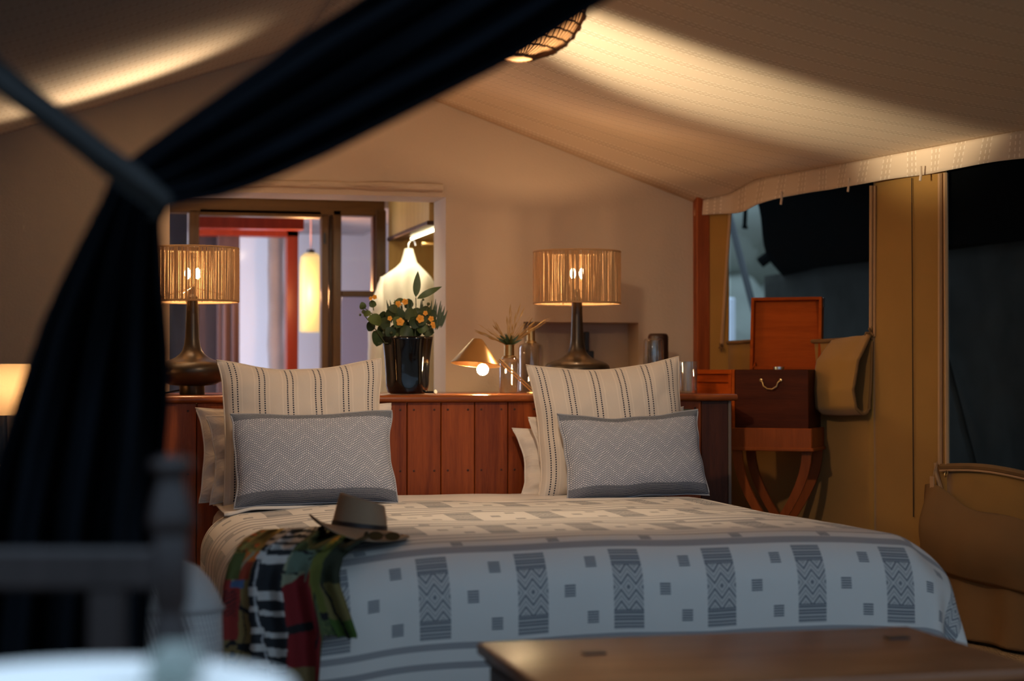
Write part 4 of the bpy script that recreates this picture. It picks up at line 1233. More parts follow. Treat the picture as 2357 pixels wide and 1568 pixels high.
for j in range(NV2 + 1):
    for i in range(NU2 + 1):
        u_, v_ = i / NU2, j / NV2
        y = lerp(1206, 1620, v_) if u_ < .7 else lerp(1206, 1474 if u_ > .76 else 1550, v_)
        sc.col.append(scarf_print(lerp(512, 815, u_), y))
msc, g, p, o = new_mat('printed scarf')
wv_ = g.noise(g.scale(g.coord(), (1, 1, 1)), 500, 1)
g.put(p.inputs['Base Color'], g.mix(wv_ * 0.35, g.attr('print'), (0.05, 0.045, 0.04)))
p.inputs['Roughness'].default_value = 0.95; p.inputs['Specular IOR Level'].default_value = 0.1
sc.obj('scarf', msc, angle=0, solid=0.002, label='colourful printed scarf with zebra stripe draped over the bed foot', cat='scarf')

gq = at(888, 1240, Z=ZB + .030)
sg = thing('sunglasses', 'thin wire sunglasses folded on the bed beside the hat brim', 'sunglasses', gq, R(-38))
M_WIRE = plain('bronze wire', (0.16, 0.085, 0.04), 0.35, .8)
M_LENS = plain('brown lens', (0.10, 0.055, 0.02), 0.35, spec=.2)
sg.scale = (.78, .78, .78)
for dx, ang in ((-.033, .12), (.033, -.10)):
    lp = [Vector((dx + .027 * math.cos(2 * math.pi * i / 24), -.012 + .004 * math.sin(2 * math.pi * i / 24) + ang * .02, .013 + .0135 * math.sin(2 * math.pi * i / 24) + dx * ang)) for i in range(24)]
    MB().tube(lp, .0013, 5, True).obj('lens_rim', M_WIRE, sg)
    MB().add([q_ for q_ in lp], [tuple(range(24))]).obj('lens', M_LENS, sg, smooth=False)
    MB().tube([Vector((dx * 1.85, -.012, .018)), Vector((dx * 1.95, .0, .016)), Vector((dx * .2, .018 + dx * .1, .010)), Vector((-dx * 1.2, .020 + dx * .1, .004))], .0015, 5).obj('temple', M_WIRE, sg)
MB().tube([Vector((-.007, -.012, .017)), Vector((0, -.015, .020)), Vector((.007, -.012, .017))], .0013, 5).obj('bridge', M_WIRE, sg)
for dx in (-.06, .06): MB().sphere((dx, -.011, .018), .0028, 8, 6).obj('hinge', M_STEEL, sg)

# ================================================================== foreground trunk
TX0, TX1, TY0, TY1, TZ = 0.876, 1.915, 3.235, 3.84, 0.40
tk = thing('trunk', 'low brown wooden trunk at the bed foot with two dark inset hinges', 'trunk', ((TX0 + TX1) / 2, (TY0 + TY1) / 2, 0))
hw_, hd_ = (TX1 - TX0) / 2, (TY1 - TY0) / 2
MB().box((0, 0, TZ - .014), (2 * hw_, 2 * hd_, .028), .008, None, 3).obj('lid', M_TRUNK, tk)
MB().box((0, 0, TZ - .036), (2 * hw_ - .03, 2 * hd_ - .03, .018), .004).obj('moulding', M_DARKWOOD_X, tk, smooth=False)
bd_ = tk
for nm, c_, d_ in (('front_board', (0, -hd_ + .035, .20), (2 * hw_ - .05, .022, .30)), ('back_board', (0, hd_ - .035, .20), (2 * hw_ - .05, .022, .30)),
                   ('side_board', (-hw_ + .035, 0, .20), (.022, 2 * hd_ - .07, .30)), ('side_board', (hw_ - .035, 0, .20), (.022, 2 * hd_ - .07, .30))):
    MB().box(c_, d_, .003).obj(nm, M_DARKWOOD_X, tk, smooth=False)
MB().box((0, 0, .03), (2 * hw_ - .03, 2 * hd_ - .03, .06), .006).obj('plinth', M_DARKWOOD_X, tk, smooth=False)
for px, py in ((1366, 1505), (2064, 1470)):
    q_ = at(px, py, Z=TZ)
    MB().box((q_.x - tk.location.x, q_.y - tk.location.y, TZ + .001), (.050, .030, .006), .001).obj('inset_hinge', M_BLACK, tk, smooth=False)
MB().box((0, -hd_ + .022, .30), (.06, .006, .07), .002).obj('lock_plate', M_BRASS_D, tk, smooth=False)

# ================================================================== campaign chest on folding stand
def rotz(v, a): return Vector((v[0] * math.cos(a) - v[1] * math.sin(a), v[0] * math.sin(a) + v[1] * math.cos(a), v[2]))
fa = at(1692, 940, Y=6.80); AN = R(-35)
Wc, Dc = 0.30, 0.25
zt_, zb_, zs_ = at(1780, 851, Y=6.72).z, at(1780, 1003, Y=6.70).z, at(1780, 1034, Y=6.70).z
org = Vector((fa.x, 6.80, 0)) + rotz((Wc / 2, Dc / 2, 0), AN)
st_ = thing('folding_stand', 'curved x-legged mahogany stand carrying the open campaign chest', 'stand', org, AN)
rim = MB(); ow = .016
rim.bx(-Wc / 2 - ow, Wc / 2 + ow, -Dc / 2 - ow, -Dc / 2 - .002, zs_, zb_ + .03, .003).bx(-Wc / 2 - ow, Wc / 2 + ow, Dc / 2 + .002, Dc / 2 + ow, zs_, zb_ + .03, .003)
rim.bx(-Wc / 2 - ow, -Wc / 2 - .002, -Dc / 2, Dc / 2, zs_, zb_ + .03, .003).bx(Wc / 2 + .002, Wc / 2 + ow, -Dc / 2, Dc / 2, zs_, zb_ + .03, .003)
rim.bx(-Wc / 2 - ow - .008, Wc / 2 + ow + .008, -Dc / 2 - ow - .008, Dc / 2 + ow + .008, zs_ - .008, zs_ + .006, .003)
rim.obj('tray_frame', M_LEG, st_, smooth=False, kind='stuff')
for yy in (-Dc / 2 + .01, Dc / 2 - .01):
    for s_ in (-1, 1):
        pts = []
        for i in range(15):
            t = i / 14
            x = s_ * lerp(Wc / 2 - .005, -Wc / 2 - .02, t) + s_ * -.055 * math.sin(math.pi * t) * (1 if t < .5 else -1) * (0.6 if t > .5 else 1)
            x = s_ * (Wc / 2 - .01) * math.cos(math.pi * min(1, t * 1.0)) * (1.0 if t < .5 else 1.15)
            pts.append(Vector((x, yy + s_ * .012, lerp(zs_ - .004, 0.012, t))))
        lm = MB()
        def legf(u_, v_, pts=pts):
            i = min(int(v_ * 14), 13); c_ = pts[i].lerp(pts[i + 1], v_ * 14 - i)
            k = [(-.019, -.010), (.019, -.010), (.019, .010), (-.019, .010), (-.019, -.010)]
            i2 = min(int(u_ * 4), 3); a_, b_ = k[i2], k[i2 + 1]; t_ = u_ * 4 - i2
            return c_ + Vector((lerp(a_[0], b_[0], t_), lerp(a_[1], b_[1], t_), 0))
        lm.grid(legf, 4, 28).obj('leg', M_LEG, st_, angle=30)
ch = thing('campaign_chest', 'small open mahogany campaign chest with brass handle beside the canvas wall', 'chest', (org.x, org.y, zb_), AN)
Hc = zt_ - zb_; tb = .014
for nm, b_ in (('front', (-Wc / 2, Wc / 2, -Dc / 2, -Dc / 2 + tb, 0, Hc)), ('back', (-Wc / 2, Wc / 2, Dc / 2 - tb, Dc / 2, 0, Hc)),
               ('side', (-Wc / 2, -Wc / 2 + tb, -Dc / 2 + tb, Dc / 2 - tb, 0, Hc)), ('side', (Wc / 2 - tb, Wc / 2, -Dc / 2 + tb, Dc / 2 - tb, 0, Hc)), ('bottom', (-Wc / 2 + tb, Wc / 2 - tb, -Dc / 2 + tb, Dc / 2 - tb, 0.0, tb)), ('tray', (-Wc / 2 + tb, Wc / 2 - tb, -Dc / 2 + tb, Dc / 2 - tb, Hc - .012, Hc - .004))):
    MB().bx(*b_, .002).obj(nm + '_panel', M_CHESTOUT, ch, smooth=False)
MB().bx(-Wc / 2 - .014, -Wc / 2 - .001, -Dc / 2 - .002, -Dc / 2 + .014, 0.0, Hc, .002).obj('corner_stile', M_CHESTIN, ch, smooth=False)  # lamplight on the stile put into its brighter wood colour
hp = [Vector((-.042, -Dc / 2 - .006, Hc - .043)), Vector((-.033, -Dc / 2 - .014, Hc - .052)), Vector((-.030, -Dc / 2 - .016, Hc - .066)), Vector((-.014, -Dc / 2 - .017, Hc - .078)), Vector((.006, -Dc / 2 - .017, Hc - .079)), Vector((.024, -Dc / 2 - .016, Hc - .068)), Vector((.029, -Dc / 2 - .014, Hc - .052)), Vector((.038, -Dc / 2 - .006, Hc - .043))]
hd2 = MB().tube(hp, [.004, .003, .0032, .0036, .0036, .0032, .003, .004], 8).obj('bail_handle', M_BRASS, ch)
for x in (-.042, .038): MB().lathe([(0, 0), (.008, 0), (.006, .006), (0, .007)], 12, (x, -Dc / 2, Hc - .043), (R(90), 0, 0), False).obj('rose', M_BRASS, hd2)
# open lid, a shallow tray leaning back
lid = bpy.data.objects.new('lid', None); COL.objects.link(lid); lid.parent = ch
lid.location = (0, Dc / 2 + .002, Hc); lid.rotation_euler = (R(-6), 0, 0)
Hl, lt, ld = 0.305, .013, .045
for nm, b_ in (('lid_panel', (-Wc / 2, Wc / 2, ld - lt, ld, 0, Hl)), ('lid_rim', (-Wc / 2, -Wc / 2 + lt, 0, ld - lt, 0, Hl)), ('lid_rim', (Wc / 2 - lt, Wc / 2, 0, ld - lt, 0, Hl)),
               ('lid_rim', (-Wc / 2 + lt, Wc / 2 - lt, 0, ld - lt, Hl - lt, Hl)), ('lid_rim', (-Wc / 2 + lt, Wc / 2 - lt, 0, ld - lt, 0, lt))):
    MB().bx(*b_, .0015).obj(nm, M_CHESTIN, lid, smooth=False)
for z in (.02, Hl - .02): MB().bx(Wc / 2 - .004, Wc / 2 + .002, ld - .018, ld + .002, z - .020, z + .020, .001).obj('corner_mount', M_STEEL, lid, smooth=False)
for s_ in (-1, 1):
    MB().tube([Vector((s_ * (Wc / 2 - .016), -.012, .004)), Vector((s_ * (Wc / 2 - .022), -.006, .02)), Vector((s_ * (Wc / 2 - .020), .012, .034)), Vector((s_ * (Wc / 2 - .016), .022, .026))], .003, 6).obj('stay', M_CHESTIN, lid)
# swung-open side leaf of the chest
lf = bpy.data.objects.new('side_leaf', None); COL.objects.link(lf); lf.parent = ch
lf.location = (-Wc / 2 - .008, -Dc / 2 + .006, Hc); 
p0 = at(1690, 880, Y=6.84); p1 = at(1600, 880, Y=7.12)
lf.rotation_euler = (0, 0, math.atan2(p1.y - p0.y, p1.x - p0.x) - AN)
LW = (Vector((p1.x, p1.y)) - Vector((p0.x, p0.y))).length
for b_, nm in (((0.0, LW, -.006, .002, -.30, 0), 'leaf_panel'), ((0, LW, .002, .012, -.018, 0), 'leaf_rail'), ((0, .020, .002, .012, -.30, -.018), 'leaf_rail'), ((LW - .02, LW, .002, .012, -.30, -.018), 'leaf_rail'), ((.02, LW - .02, .002, .010, -.052, -.044), 'leaf_bead')):
    MB().bx(*b_, .001).obj(nm, M_CHESTIN, lf, smooth=False)
tq = rotz((.015, -.055, 0), AN)
tn = thing('round_tin', 'tiny round metal tin standing on the open campaign chest', 'tin', (org.x + tq.x, org.y + tq.y, zt_ - .005))
MB().lathe([(0, 0), (.020, 0), (.021, .002), (.021, .014), (.0205, .0155), (0, .016)], 24, cap=False).obj('tin_body', M_STEEL, tn)
MB().lathe([(.0215, .011), (.0215, .0165), (0, .017)], 24, cap=False).obj('tin_lid', M_STEEL, tn)

# rolled-down window flap hung from the sill
ya, yb_ = wall_pt(1922, 870).y, wall_pt(2013, 870).y
fp = thing('window_flap', 'ochre canvas window flap hanging in an open loop beside the chest', 'flap', (0, 0, 0))
zt2 = zs1 - .002
def flapf(u_, v_):
    Y = lerp(ya, yb_, u_)
    prof = [(0, .012, zt2 + .015), (.10, .030, zt2 - .005), (.30, .085, zt2 - .085), (.5, .110, zt2 - .20), (.60, .095, zt2 - .275), (.68, .060, zt2 - .30), (.76, .030, zt2 - .285), (.88, .018, zt2 - .15), (1.0, .012, zt2 - .01)]
    o_, z = interp(prof, v_)
    o_ = o_ * (.92 + .08 * math.sin(u_ * 5)) * (1 + .08 * nz(Y * 7, v_ * 3))
    z += .014 * sstep(.75, 1, u_) * sstep(.5, 0, v_) - .012 * (1 - u_) * sstep(.35, .05, v_) + .006 * nz(Y * 6, v_ * 2, 5)
    return Vector((wall_x(Y) - o_, Y - .10 * o_ * u_, z))
MB().grid(flapf, 30, 60).obj('canvas_loop', M_CANVAS, fp, angle=0, solid=0.005)
hem = [flapf(1.0, i / 30) for i in range(31)]
MB().tube(hem, .006, 6).obj('hem', M_CANVAS_D, fp)
tp = flapf(1.0, .02)
for i, d in enumerate(((.012, -.01, .03), (-.012, -.01, .02), (.0, -.02, -.01), (.02, 0, -.025), (-.03, .0, -.008))):
    MB().tube([tp, tp + Vector(d) * .6 + Vector((-.006, 0, .006)), tp + Vector(d)], [.006, .005, .003], 6).obj('tie_cord', M_CANVAS_D, fp)
# gathered cloth at the lower left corner of the window
kq = wall_pt(1672, 800)
kn = thing('tied_cord', 'small brown knotted cord at the lower corner of the tent window', 'cord', (kq.x - .02, kq.y, kq.z))
for i in range(5):
    a_ = i * 1.1
    MB().tube([Vector((-.002, .0, .0)), Vector((-.008, .012 * math.cos(a_), .012 * math.sin(a_))), Vector((-.006, .030 * math.cos(a_), .022 * math.sin(a_)))], [.006, .005, .002], 6).obj('strand', M_CANVAS_D, kn)
# bag-like pocket under the second window
pk = thing('canvas_pocket', 'sagging brown canvas pocket flap under the teal window', 'pocket', (0, 0, 0))
yA, yB2 = yw2a + .10, 5.05
zpk = wall_pt(2250, 1140).z
def pocket(u_, v_):
    Y = lerp(yA, yB2, u_)
    top = zpk + .022 - 0.09 * sstep(0, .5, u_) * (1 - .25 * sstep(.5, 1, u_)) + .012 * math.sin(u_ * 17)
    bot = wall_pt(2250, 1330).z - 0.05 * u_
    z = lerp(top, bot, v_)
    o_ = .022 + .085 * math.sin(math.pi * min(1, v_ * .85 + .12)) * (0.75 + .3 * math.sin(u_ * 6)) * sstep(0, .12, u_ + .03) + .012 * nz(Y * 6, z * 6) + .03 * v_ ** 3
    if v_ > .93: o_ *= lerp(1, .45, (v_ - .93) / .07)
    return Vector((wall_x(Y) - o_, Y, z))
MB().grid(pocket, 60, 40).obj('pocket_cloth', M_CANVAS_D, pk, angle=0, solid=.005)
def skirt(u_, v_):
    Y = lerp(yA + .03, yB2, u_); bot = wall_pt(2250, 1330).z - 0.05 * u_
    z = lerp(bot + .03, .030, v_)
    return Vector((wall_x(Y) - .035 - .010 * v_ - .012 * math.sin(Y * 26) * (1 - v_ * .4) - .01 * nz(Y * 9, z * 4), Y, z))
MB().grid(skirt, 80, 20).obj('pocket_skirt', M_CANVAS_D, pk, angle=0, solid=.005)
for u_ in (.07, .62):
    q_ = pocket(u_, 0.0)
    MB().box((q_.x - .006, q_.y, q_.z + .002), (.006, .030, .052), .002).obj('tab', M_PIPING, pk, smooth=False)
    MB().tube([q_ + Vector((-.004, 0, .02)), q_ + Vector((.008, .012, .05)), q_ + Vector((.012, -.008, .085))], .0018, 5).obj('tie_string', M_PIPING, pk)
rg = wall_pt(2192, 1090)
MB().tube([Vector((rg.x - .025 + .004 * math.sin(2 * math.pi * i / 16), rg.y + .010 * math.cos(2 * math.pi * i / 16), rg.z + .012 * math.sin(2 * math.pi * i / 16))) for i in range(16)], .0018, 5, True).obj('ring', M_BRASS, pk)
MB().tube([Vector((wall_x(rg.y + .05) - .02, rg.y + .075, rg.z + .035)), Vector((wall_x(rg.y + .05) - .022, rg.y + .07, rg.z + .0)), Vector((wall_x(rg.y) - .02, rg.y + .05, rg.z - .06))], .008, 6).obj('strap_roll', M_PIPING, pk)

# ================================================================== beyond the canvas wall
fs = thing('flysheet', 'black flysheet awning outside above the tent windows', 'awning', (0, 0, 0))
XF, ZF = 4.3, 1.68 - .1
def flyf(u_, v_):
    xe = lerp(3.50, XF + .1, v_)
    Y = lerp(3.0, lerp(2.53, 2.39, v_) * xe - .05 * math.sin(v_ * 8), u_)
    return Vector((lerp(wall_x(min(Y, 7.4)) + .10, XF + .1, v_) if Y < 7.4 else lerp(lerp(3.03, 3.5, sstep(7.4, 8.6, Y)), XF + .1, v_), Y, lerp(2.02, ZF - .0 + .03 * math.sin(Y * 1.7), v_) - .05 * math.sin(math.pi * v_)))
MB().grid(flyf, 60, 14).obj('fly_cloth', M_FLY, fs, angle=0, solid=.004)
MB().tube([flyf(i / 40, 1.0) for i in range(41)], .012, 6).obj('fly_hem', M_FLY, fs)
MB().tube([at(1795, 575, Y=10.4), at(1770, 590, Y=10.42), at(1749, 606, Y=10.45)], .034, 6).obj('corner_strap', M_FLY, fs)
dr = thing('awning_side', 'teal grey awning side cloth hanging in folds outside the windows', 'awning', (0, 0, 0))
yd = at(1757, 600, X=XF).y
def drop(u_, v_):
    Y = lerp(yd - .08 * v_, 4.6, u_)
    z = lerp(ZF + .02, -.02, v_)
    return Vector((XF + .035 * math.sin(Y * 4.1 + v_ * 1.5) * v_ + .02 * math.sin(Y * 13 + 2 * v_) * v_ + .04 * nz(Y * 1.4, z * 1.1), Y, z))
MB().grid(drop, 140, 26).obj('side_cloth', M_TEAL, dr, angle=0, solid=.004)
po = thing('guy_pole', 'slanting dark guy pole outside the left tent window', 'pole', (0, 0, 0))
a_, b_ = at(1662, 430, Y=10.9), at(1755, 790, Y=10.2)
b2 = a_ + (b_ - a_) * (a_.z / (a_.z - b_.z))
MB().cyl(a_, b2, .022, 10).obj('pole_shaft', M_POLE, po)
MB().cyl(b2, b2 + Vector((0, 0, .03)), .05, 10).obj('pole_foot', M_POLE, po)
a_, b_ = at(2188, 870, X=4.15), at(2245, 1090, X=4.05)
rp = thing('guy_pole', 'thin slanting pole outside behind the teal right window', 'pole', (0, 0, 0))
b2 = a_ + (b_ - a_) * (a_.z / (a_.z - b_.z))
a2 = a_ + (a_ - b_) * 1.0
MB().cyl(a2, b2, .018, 10).obj('pole_shaft', M_TEAL, rp)
MB().cyl(b2, b2 + Vector((0, 0, .03)), .04, 10).obj('pole_foot', M_POLE, rp)
sp2 = at(1716, 470, X=4.0); 
hs = thing('hanging_strap', 'short dark strap hanging outside at the top of the window', 'strap', (sp2.x, sp2.y, sp2.z))
MB().box((0, 0, -.02), (.008, .055, .24), .002, (R(8), 0, 0)).obj('webbing', M_FLY, hs, smooth=False)
MB().box((0, .012, -.14), (.016, .06, .02), .002, (R(8), 0, 0)).obj('buckle', M_FLY, hs, smooth=False)
gw0, gw1 = at(1648, 700, Y=12.0), at(1693, 700, Y=12.0)
MB().bx(gw0.x, gw1.x, 12.0, 12.4, -.05, 1.52, .01).obj('garden_pillar', plain('pale blue limewash', (.70, .74, .80), .85), label='pale limewashed pillar outside seen at the edge of the left tent window', cat='pillar', smooth=False)
# pale grey green bushes behind
bh = MB()
rv = random.Random(8)
for i in range(42):
    c_ = Vector((rv.uniform(3.9, 9.5), rv.uniform(15.5, 21), rv.uniform(.2, 3.6)))
    bh.sphere(c_, rv.uniform(.5, 1.0), 14, 9, (1, 1, .9))
for i, v_ in enumerate(bh.v):
    n_ = noise.noise_vector(Vector(v_) * 2.2) * .22 + noise.noise_vector(Vector(v_) * 6) * .10
    bh.v[i] = tuple(Vector(v_) + n_)
bh.obj('shrubbery', plain('pale foliage', (0.30, 0.32, 0.27), 0.95, var=0.5, nscale=1.6), kind='stuff', label='grey green bushes far outside the tent window', cat='bushes', angle=0)

# ================================================================== pendant basket
pq = at(1192, 137, z=5.0)
pe = thing('pendant_lamp', 'woven dark rattan basket pendant lit from inside under the roof', 'lamp', pq)
PP = [(.030, 0), (.046, .0), (.052, .004), (.085, .012), (.118, .026), (.147, .046), (.170, .070), (.189, .098), (.204, .130), (.212, .165), (.212, .20), (.200, .235), (.170, .265)]
PP = [(r_ * .926, z * .926) for r_, z in PP]
def pprof(t):
    i = min(int(t * (len(PP) - 1)), len(PP) - 2); k = t * (len(PP) - 1) - i
    return lerp(PP[i][0], PP[i + 1][0], k), lerp(PP[i][1], PP[i + 1][1], k)
bs_ = bpy.data.objects.new('basket_shade', None); COL.objects.link(bs_); bs_.parent = pe
mli, g, p, o = new_mat('glowing paper liner')
p.inputs['Base Color'].default_value = (0.70, 0.50, 0.30, 1); p.inputs['Roughness'].default_value = .9
t_ = g.n.new('ShaderNodeBsdfTranslucent'); t_.inputs[0].default_value = (0.80, 0.58, 0.36, 1)
mx = g.n.new('ShaderNodeMixShader'); mx.inputs[0].default_value = 0.6
g.l.new(p.outputs[0], mx.inputs[1]); g.l.new(t_.outputs[0], mx.inputs[2]); g.l.new(mx.outputs[0], o.inputs[0])
MB().lathe([(r_ - .006, z + .004) for r_, z in PP[2:]], 64, cap=False).obj('paper_liner', mli, bs_)
MB().lathe([(0, .003), (.046, .003)], 40, cap=False).obj('bottom_disc', mli, bs_)
MB().lathe([(0, PP[-1][1] + .002), (PP[-1][0], PP[-1][1])], 48, cap=False).obj('light_stop_cap', M_RATTAN, bs_)  # added cap out of view, keeps the bulb from lighting the roof
rbm = MB()
for i in range(64):
    k = 2 * math.pi * i / 64; j = .35 * math.sin(i * 7.3) / 64 * 6.28
    rbm.tube([Vector((pprof(t / 14)[0] * math.cos(k + j * (t % 3 - 1)), pprof(t / 14)[0] * math.sin(k + j * (t % 3 - 1)), pprof(t / 14)[1])) for t in range(1, 15)], .0017, 4)
rbm.obj('woven_ribs', M_RATTAN, bs_, kind='stuff')
for t in (.17, .33, .42, .50, .58, .665, .75, .835, .92, 1.0):
    r_, z = pprof(t)
    MB().tube([Vector((r_ * 1.012 * math.cos(2 * math.pi * i / 72), r_ * 1.012 * math.sin(2 * math.pi * i / 72), z + .0015 * math.sin(i * 2.1))) for i in range(72)], .0030 if t > .2 else .004, 5, True).obj('hoop', M_RATTAN, bs_)
MB().cyl((0, 0, .22), (0, 0, .42), .004, 6).obj('cord', M_BLACK, pe)
MB().cyl((0, 0, .19), (0, 0, .235), .02, 12).obj('lamp_holder', M_BLACK, pe)
MB().sphere((0, 0, .155), .03, 16, 10).obj('bulb', emit('pendant bulb', WARM, 2.0), pe)

# ================================================================== foreground: curtain, strap, gauze, chair, table
UP = [(-.30, 1130, -200, 1720, -190), (0, 830, 0, 1390, 0), (.16, 690, 85, 1165, 143), (.32, 560, 180, 985, 234), (.5, 430, 272, 745, 356), (.62, 350, 330, 600, 420), (.72, 300, 368, 505, 452),
      (.80, 268, 398, 415, 466), (.86, 256, 415, 385, 476), (.90, 250, 425, 378, 490), (.96, 238, 455, 366, 512), (1.06, 205, 520, 370, 570), (1.2, 150, 630, 376, 680), (1.4, 90, 760, 386, 800), (1.6, 35, 935, 386, 930),
      (1.8, -5, 1060, 376, 1040), (2.0, -40, 1220, 352, 1200), (2.3, -70, 1450, 335, 1450), (2.6, -90, 1640, 330, 1640)]
def curt(a, b):
    t = lerp(-.30, 2.6, b)
    x0, y0, x1, y1 = interp(UP, t)
    gather = 1 - .75 * sstep(.5, .86, t) * (1 - sstep(.9, 1.7, t))
    k = a
    x, y = lerp(x0, x1, k), lerp(y0, y1, k)
    ph = 1.3 * math.sin(t * 2.0)
    dz = 0.055 * gather * math.sin(k * 2 * math.pi * 3.6 + ph) + 0.022 * math.sin(k * 2 * math.pi * 8.3 + 1.7 + ph) + 0.02 * nz(k * 5, t * 1.5)
    dz *= 1 if t > .5 else .8
    return at(x, y, z=2.55 + dz - .10 * sstep(.6, .9, t) * (1 - sstep(.9, 1.6, t)))
cur = thing('curtain', 'dark navy tent curtain gathered and tied back in front of the room', 'curtain', (0, 0, 0))
MB().grid(curt, 90, 170).obj('curtain_cloth', M_NAVY, cur, angle=0, solid=.004)
MB().tube([curt(1, i / 80) for i in range(81)], .004, 5).obj('curtain_hem', M_NAVY, cur)
SPp = [(0, -120, 20, -120, 110), (.18, 0, 138, 0, 216), (.42, 120, 232, 100, 290), (.64, 240, 325, 200, 372), (.82, 322, 386, 282, 440), (.96, 388, 446, 352, 488), (1.0, 396, 462, 366, 505)]
def strap(a, b):
    x0, y0, x1, y1 = interp(SPp, min(b / .9, 1.0))
    q_ = at(lerp(x0, x1, a), lerp(y0, y1, a), z=2.36 + .012 * math.sin(a * 3.1 * 2 + b * 3) + .006 * nz(a * 3, b * 8) + (.16 * ((b - .9) / .1) ** 1.5 if b > .9 else 0))
    return q_ + Vector((-.25 * (b - .9), 0, .0)) if b > .9 else q_
tb_ = thing('tieback', 'slate cloth tieback strap holding the navy curtain', 'strap', (0, 0, 0))
MB().grid(strap, 10, 50).obj('strap_band', M_STRAP, tb_, angle=0, solid=.004)
for a_ in (0.04, 0.96): MB().tube([strap(a_, i / 40 * .9) - Vector((0, .004, 0)) for i in range(41)], .0022, 5).obj('strap_stitching', M_STRAP, tb_)
mgz, g, p, o = new_mat('dark door gauze')
tr = g.n.new('ShaderNodeBsdfTransparent');  mx = g.n.new('ShaderNodeMixShader'); mx.inputs[0].default_value = 0.78
p.inputs['Base Color'].default_value = (0.02, 0.02, 0.02, 1); p.inputs['Roughness'].default_value = 0.95; p.inputs['Specular IOR Level'].default_value = 0
g.l.new(tr.outputs[0], mx.inputs[1]); g.l.new(p.outputs[0], mx.inputs[2]); g.l.new(mx.outputs[0], o.inputs[0])
GZ = [(0, 1250, -150), (.1, 1080, 0), (.25, 820, 150), (.4, 580, 270), (.5, 420, 370), (.56, 320, 440), (.62, 300, 520), (.72, 260, 680), (.82, 225, 860), (.92, 180, 1040), (1.0, 150, 1640)]
def gauze(a, b):
    x, y = interp(GZ, b)
    return at(lerp(-420, x, a), y, z=2.78 + .012 * nz(a * 6, b * 5))
gd = MB().grid(gauze, 24, 40)
gd.obj('gauze_screen', mgz, angle=0, label='sheer dark insect gauze stretched left of the navy curtain', cat='screen')

# dark turned-post chair
cc = at(393, 1300, z=2.02)
cr = thing('dining_chair', 'dark wooden chair with turned knob post in front of the curtain', 'chair', (cc.x, cc.y, 0), -YAW)
zz_ = lambda py: at(393, py, z=2.02).z
rp_ = lambda n_: n_ * 2.02 / FPX
post = [(0.0, zz_(1048)), (rp_(26), zz_(1050)), (rp_(44), zz_(1058)), (rp_(52), zz_(1068)), (rp_(50), zz_(1078)), (rp_(34), zz_(1090)), (rp_(30), zz_(1104)), (rp_(36), zz_(1122)), (rp_(44), zz_(1150)),
        (rp_(52), zz_(1185)), (rp_(54), zz_(1205)), (rp_(46), zz_(1222)), (rp_(38), zz_(1232)), (rp_(42), zz_(1240)), (rp_(42), zz_(1385)), (rp_(34), zz_(1403)), (rp_(34), zz_(1418)), (rp_(42), zz_(1436)), (rp_(42), .40), (rp_(40), 0.012), (rp_(34), 0.0)]
MB().lathe(post[::-1], 24).obj('turned_post', M_CHAIR, cr)
wch = rp_(560)
MB().lathe(post[::-1], 24, (-wch, 0, 0)).obj('turned_post', M_CHAIR, cr)
MB().bx(-wch + .015, -.012, -.012, .012, zz_(1358), zz_(1262), .005).obj('top_rail', M_CHAIR, cr, smooth=False)
MB().bx(-wch + .015, -.012, -.012, .012, .50, .55, .004).obj('lower_rail', M_CHAIR, cr, smooth=False)
for px in (248,): 
    x = at(px, 1400, z=2.02); x = (x - Vector((cc.x, cc.y, 0))).dot(Vector((math.cos(YAW), -math.sin(YAW), 0)))
    MB().bx(x - rp_(42), x + rp_(42), -.008, .008, .54, zz_(1350), .003).obj('back_slat', M_CHAIR, cr, smooth=False)
MB().bx(-wch - .02, .02, -.42, .02, .42, .46, .01).obj('seat', M_CHAIR, cr, smooth=False)
for x in (-wch, 0): MB().cyl((x, -.38, 0), (x, -.38, .43), .018, 12).obj('front_leg', M_CHAIR, cr)

# round table with white cloth
tcq = at(130, 1500, Z=.745); TR = .16
tcen = at(285, 1484, z=1.62)
tctr = Vector((tcen.x - TR * math.sin(YAW), tcen.y - TR * math.cos(YAW), 0))
tcen_z = tcen.z
tb2 = thing('round_table', 'small round table under a white cloth at the very front', 'table', tctr)
MB().lathe([(0, tcen_z - .02), (TR - .01, tcen_z - .02), (TR - .01, tcen_z - .05), (0, tcen_z - .05)], 48, cap=False).obj('tabletop', M_DARKWOOD, tb2)
MB().cyl((0, 0, .03), (0, 0, tcen_z - .05), .05, 16).obj('pedestal', M_DARKWOOD, tb2)
MB().lathe([(0, 0), (.13, 0), (.13, .02), (.05, .04), (0, .04)], 32, cap=False).obj('table_foot', M_DARKWOOD, tb2)
def tcl(u_, v_):
    k = 2 * math.pi * u_
    if v_ < .5: r_ = TR * v_ / .5; return Vector((r_ * math.cos(k), r_ * math.sin(k), tcen_z - .012 + .002 * nz(r_ * 9, k)))
    t = (v_ - .5) / .5
    r_ = TR + .012 + .03 * t + .022 * math.sin(k * 9) * t
    return Vector((r_ * math.cos(k), r_ * math.sin(k), tcen_z - .014 - .22 * t))
MB().grid(tcl, 120, 30).obj('tablecloth', M_TABLECLOTH, angle=0, label='white cloth covering the small round front table', cat='tablecloth', loc=tctr)
nq = at(405, 1545, Z=tcen_z)
np_ = thing('napkin', 'folded sage green napkin lying on the white tablecloth', 'napkin', (nq.x, nq.y, tcen_z - .008), R(-10))
MB().box((0, 0, .008), (.040, .10, .014), .004).obj('folded_cloth', M_SAGE, np_)
MB().box((-.004, .01, .018), (.034, .09, .010), .004).obj('upper_fold', M_SAGE, np_)

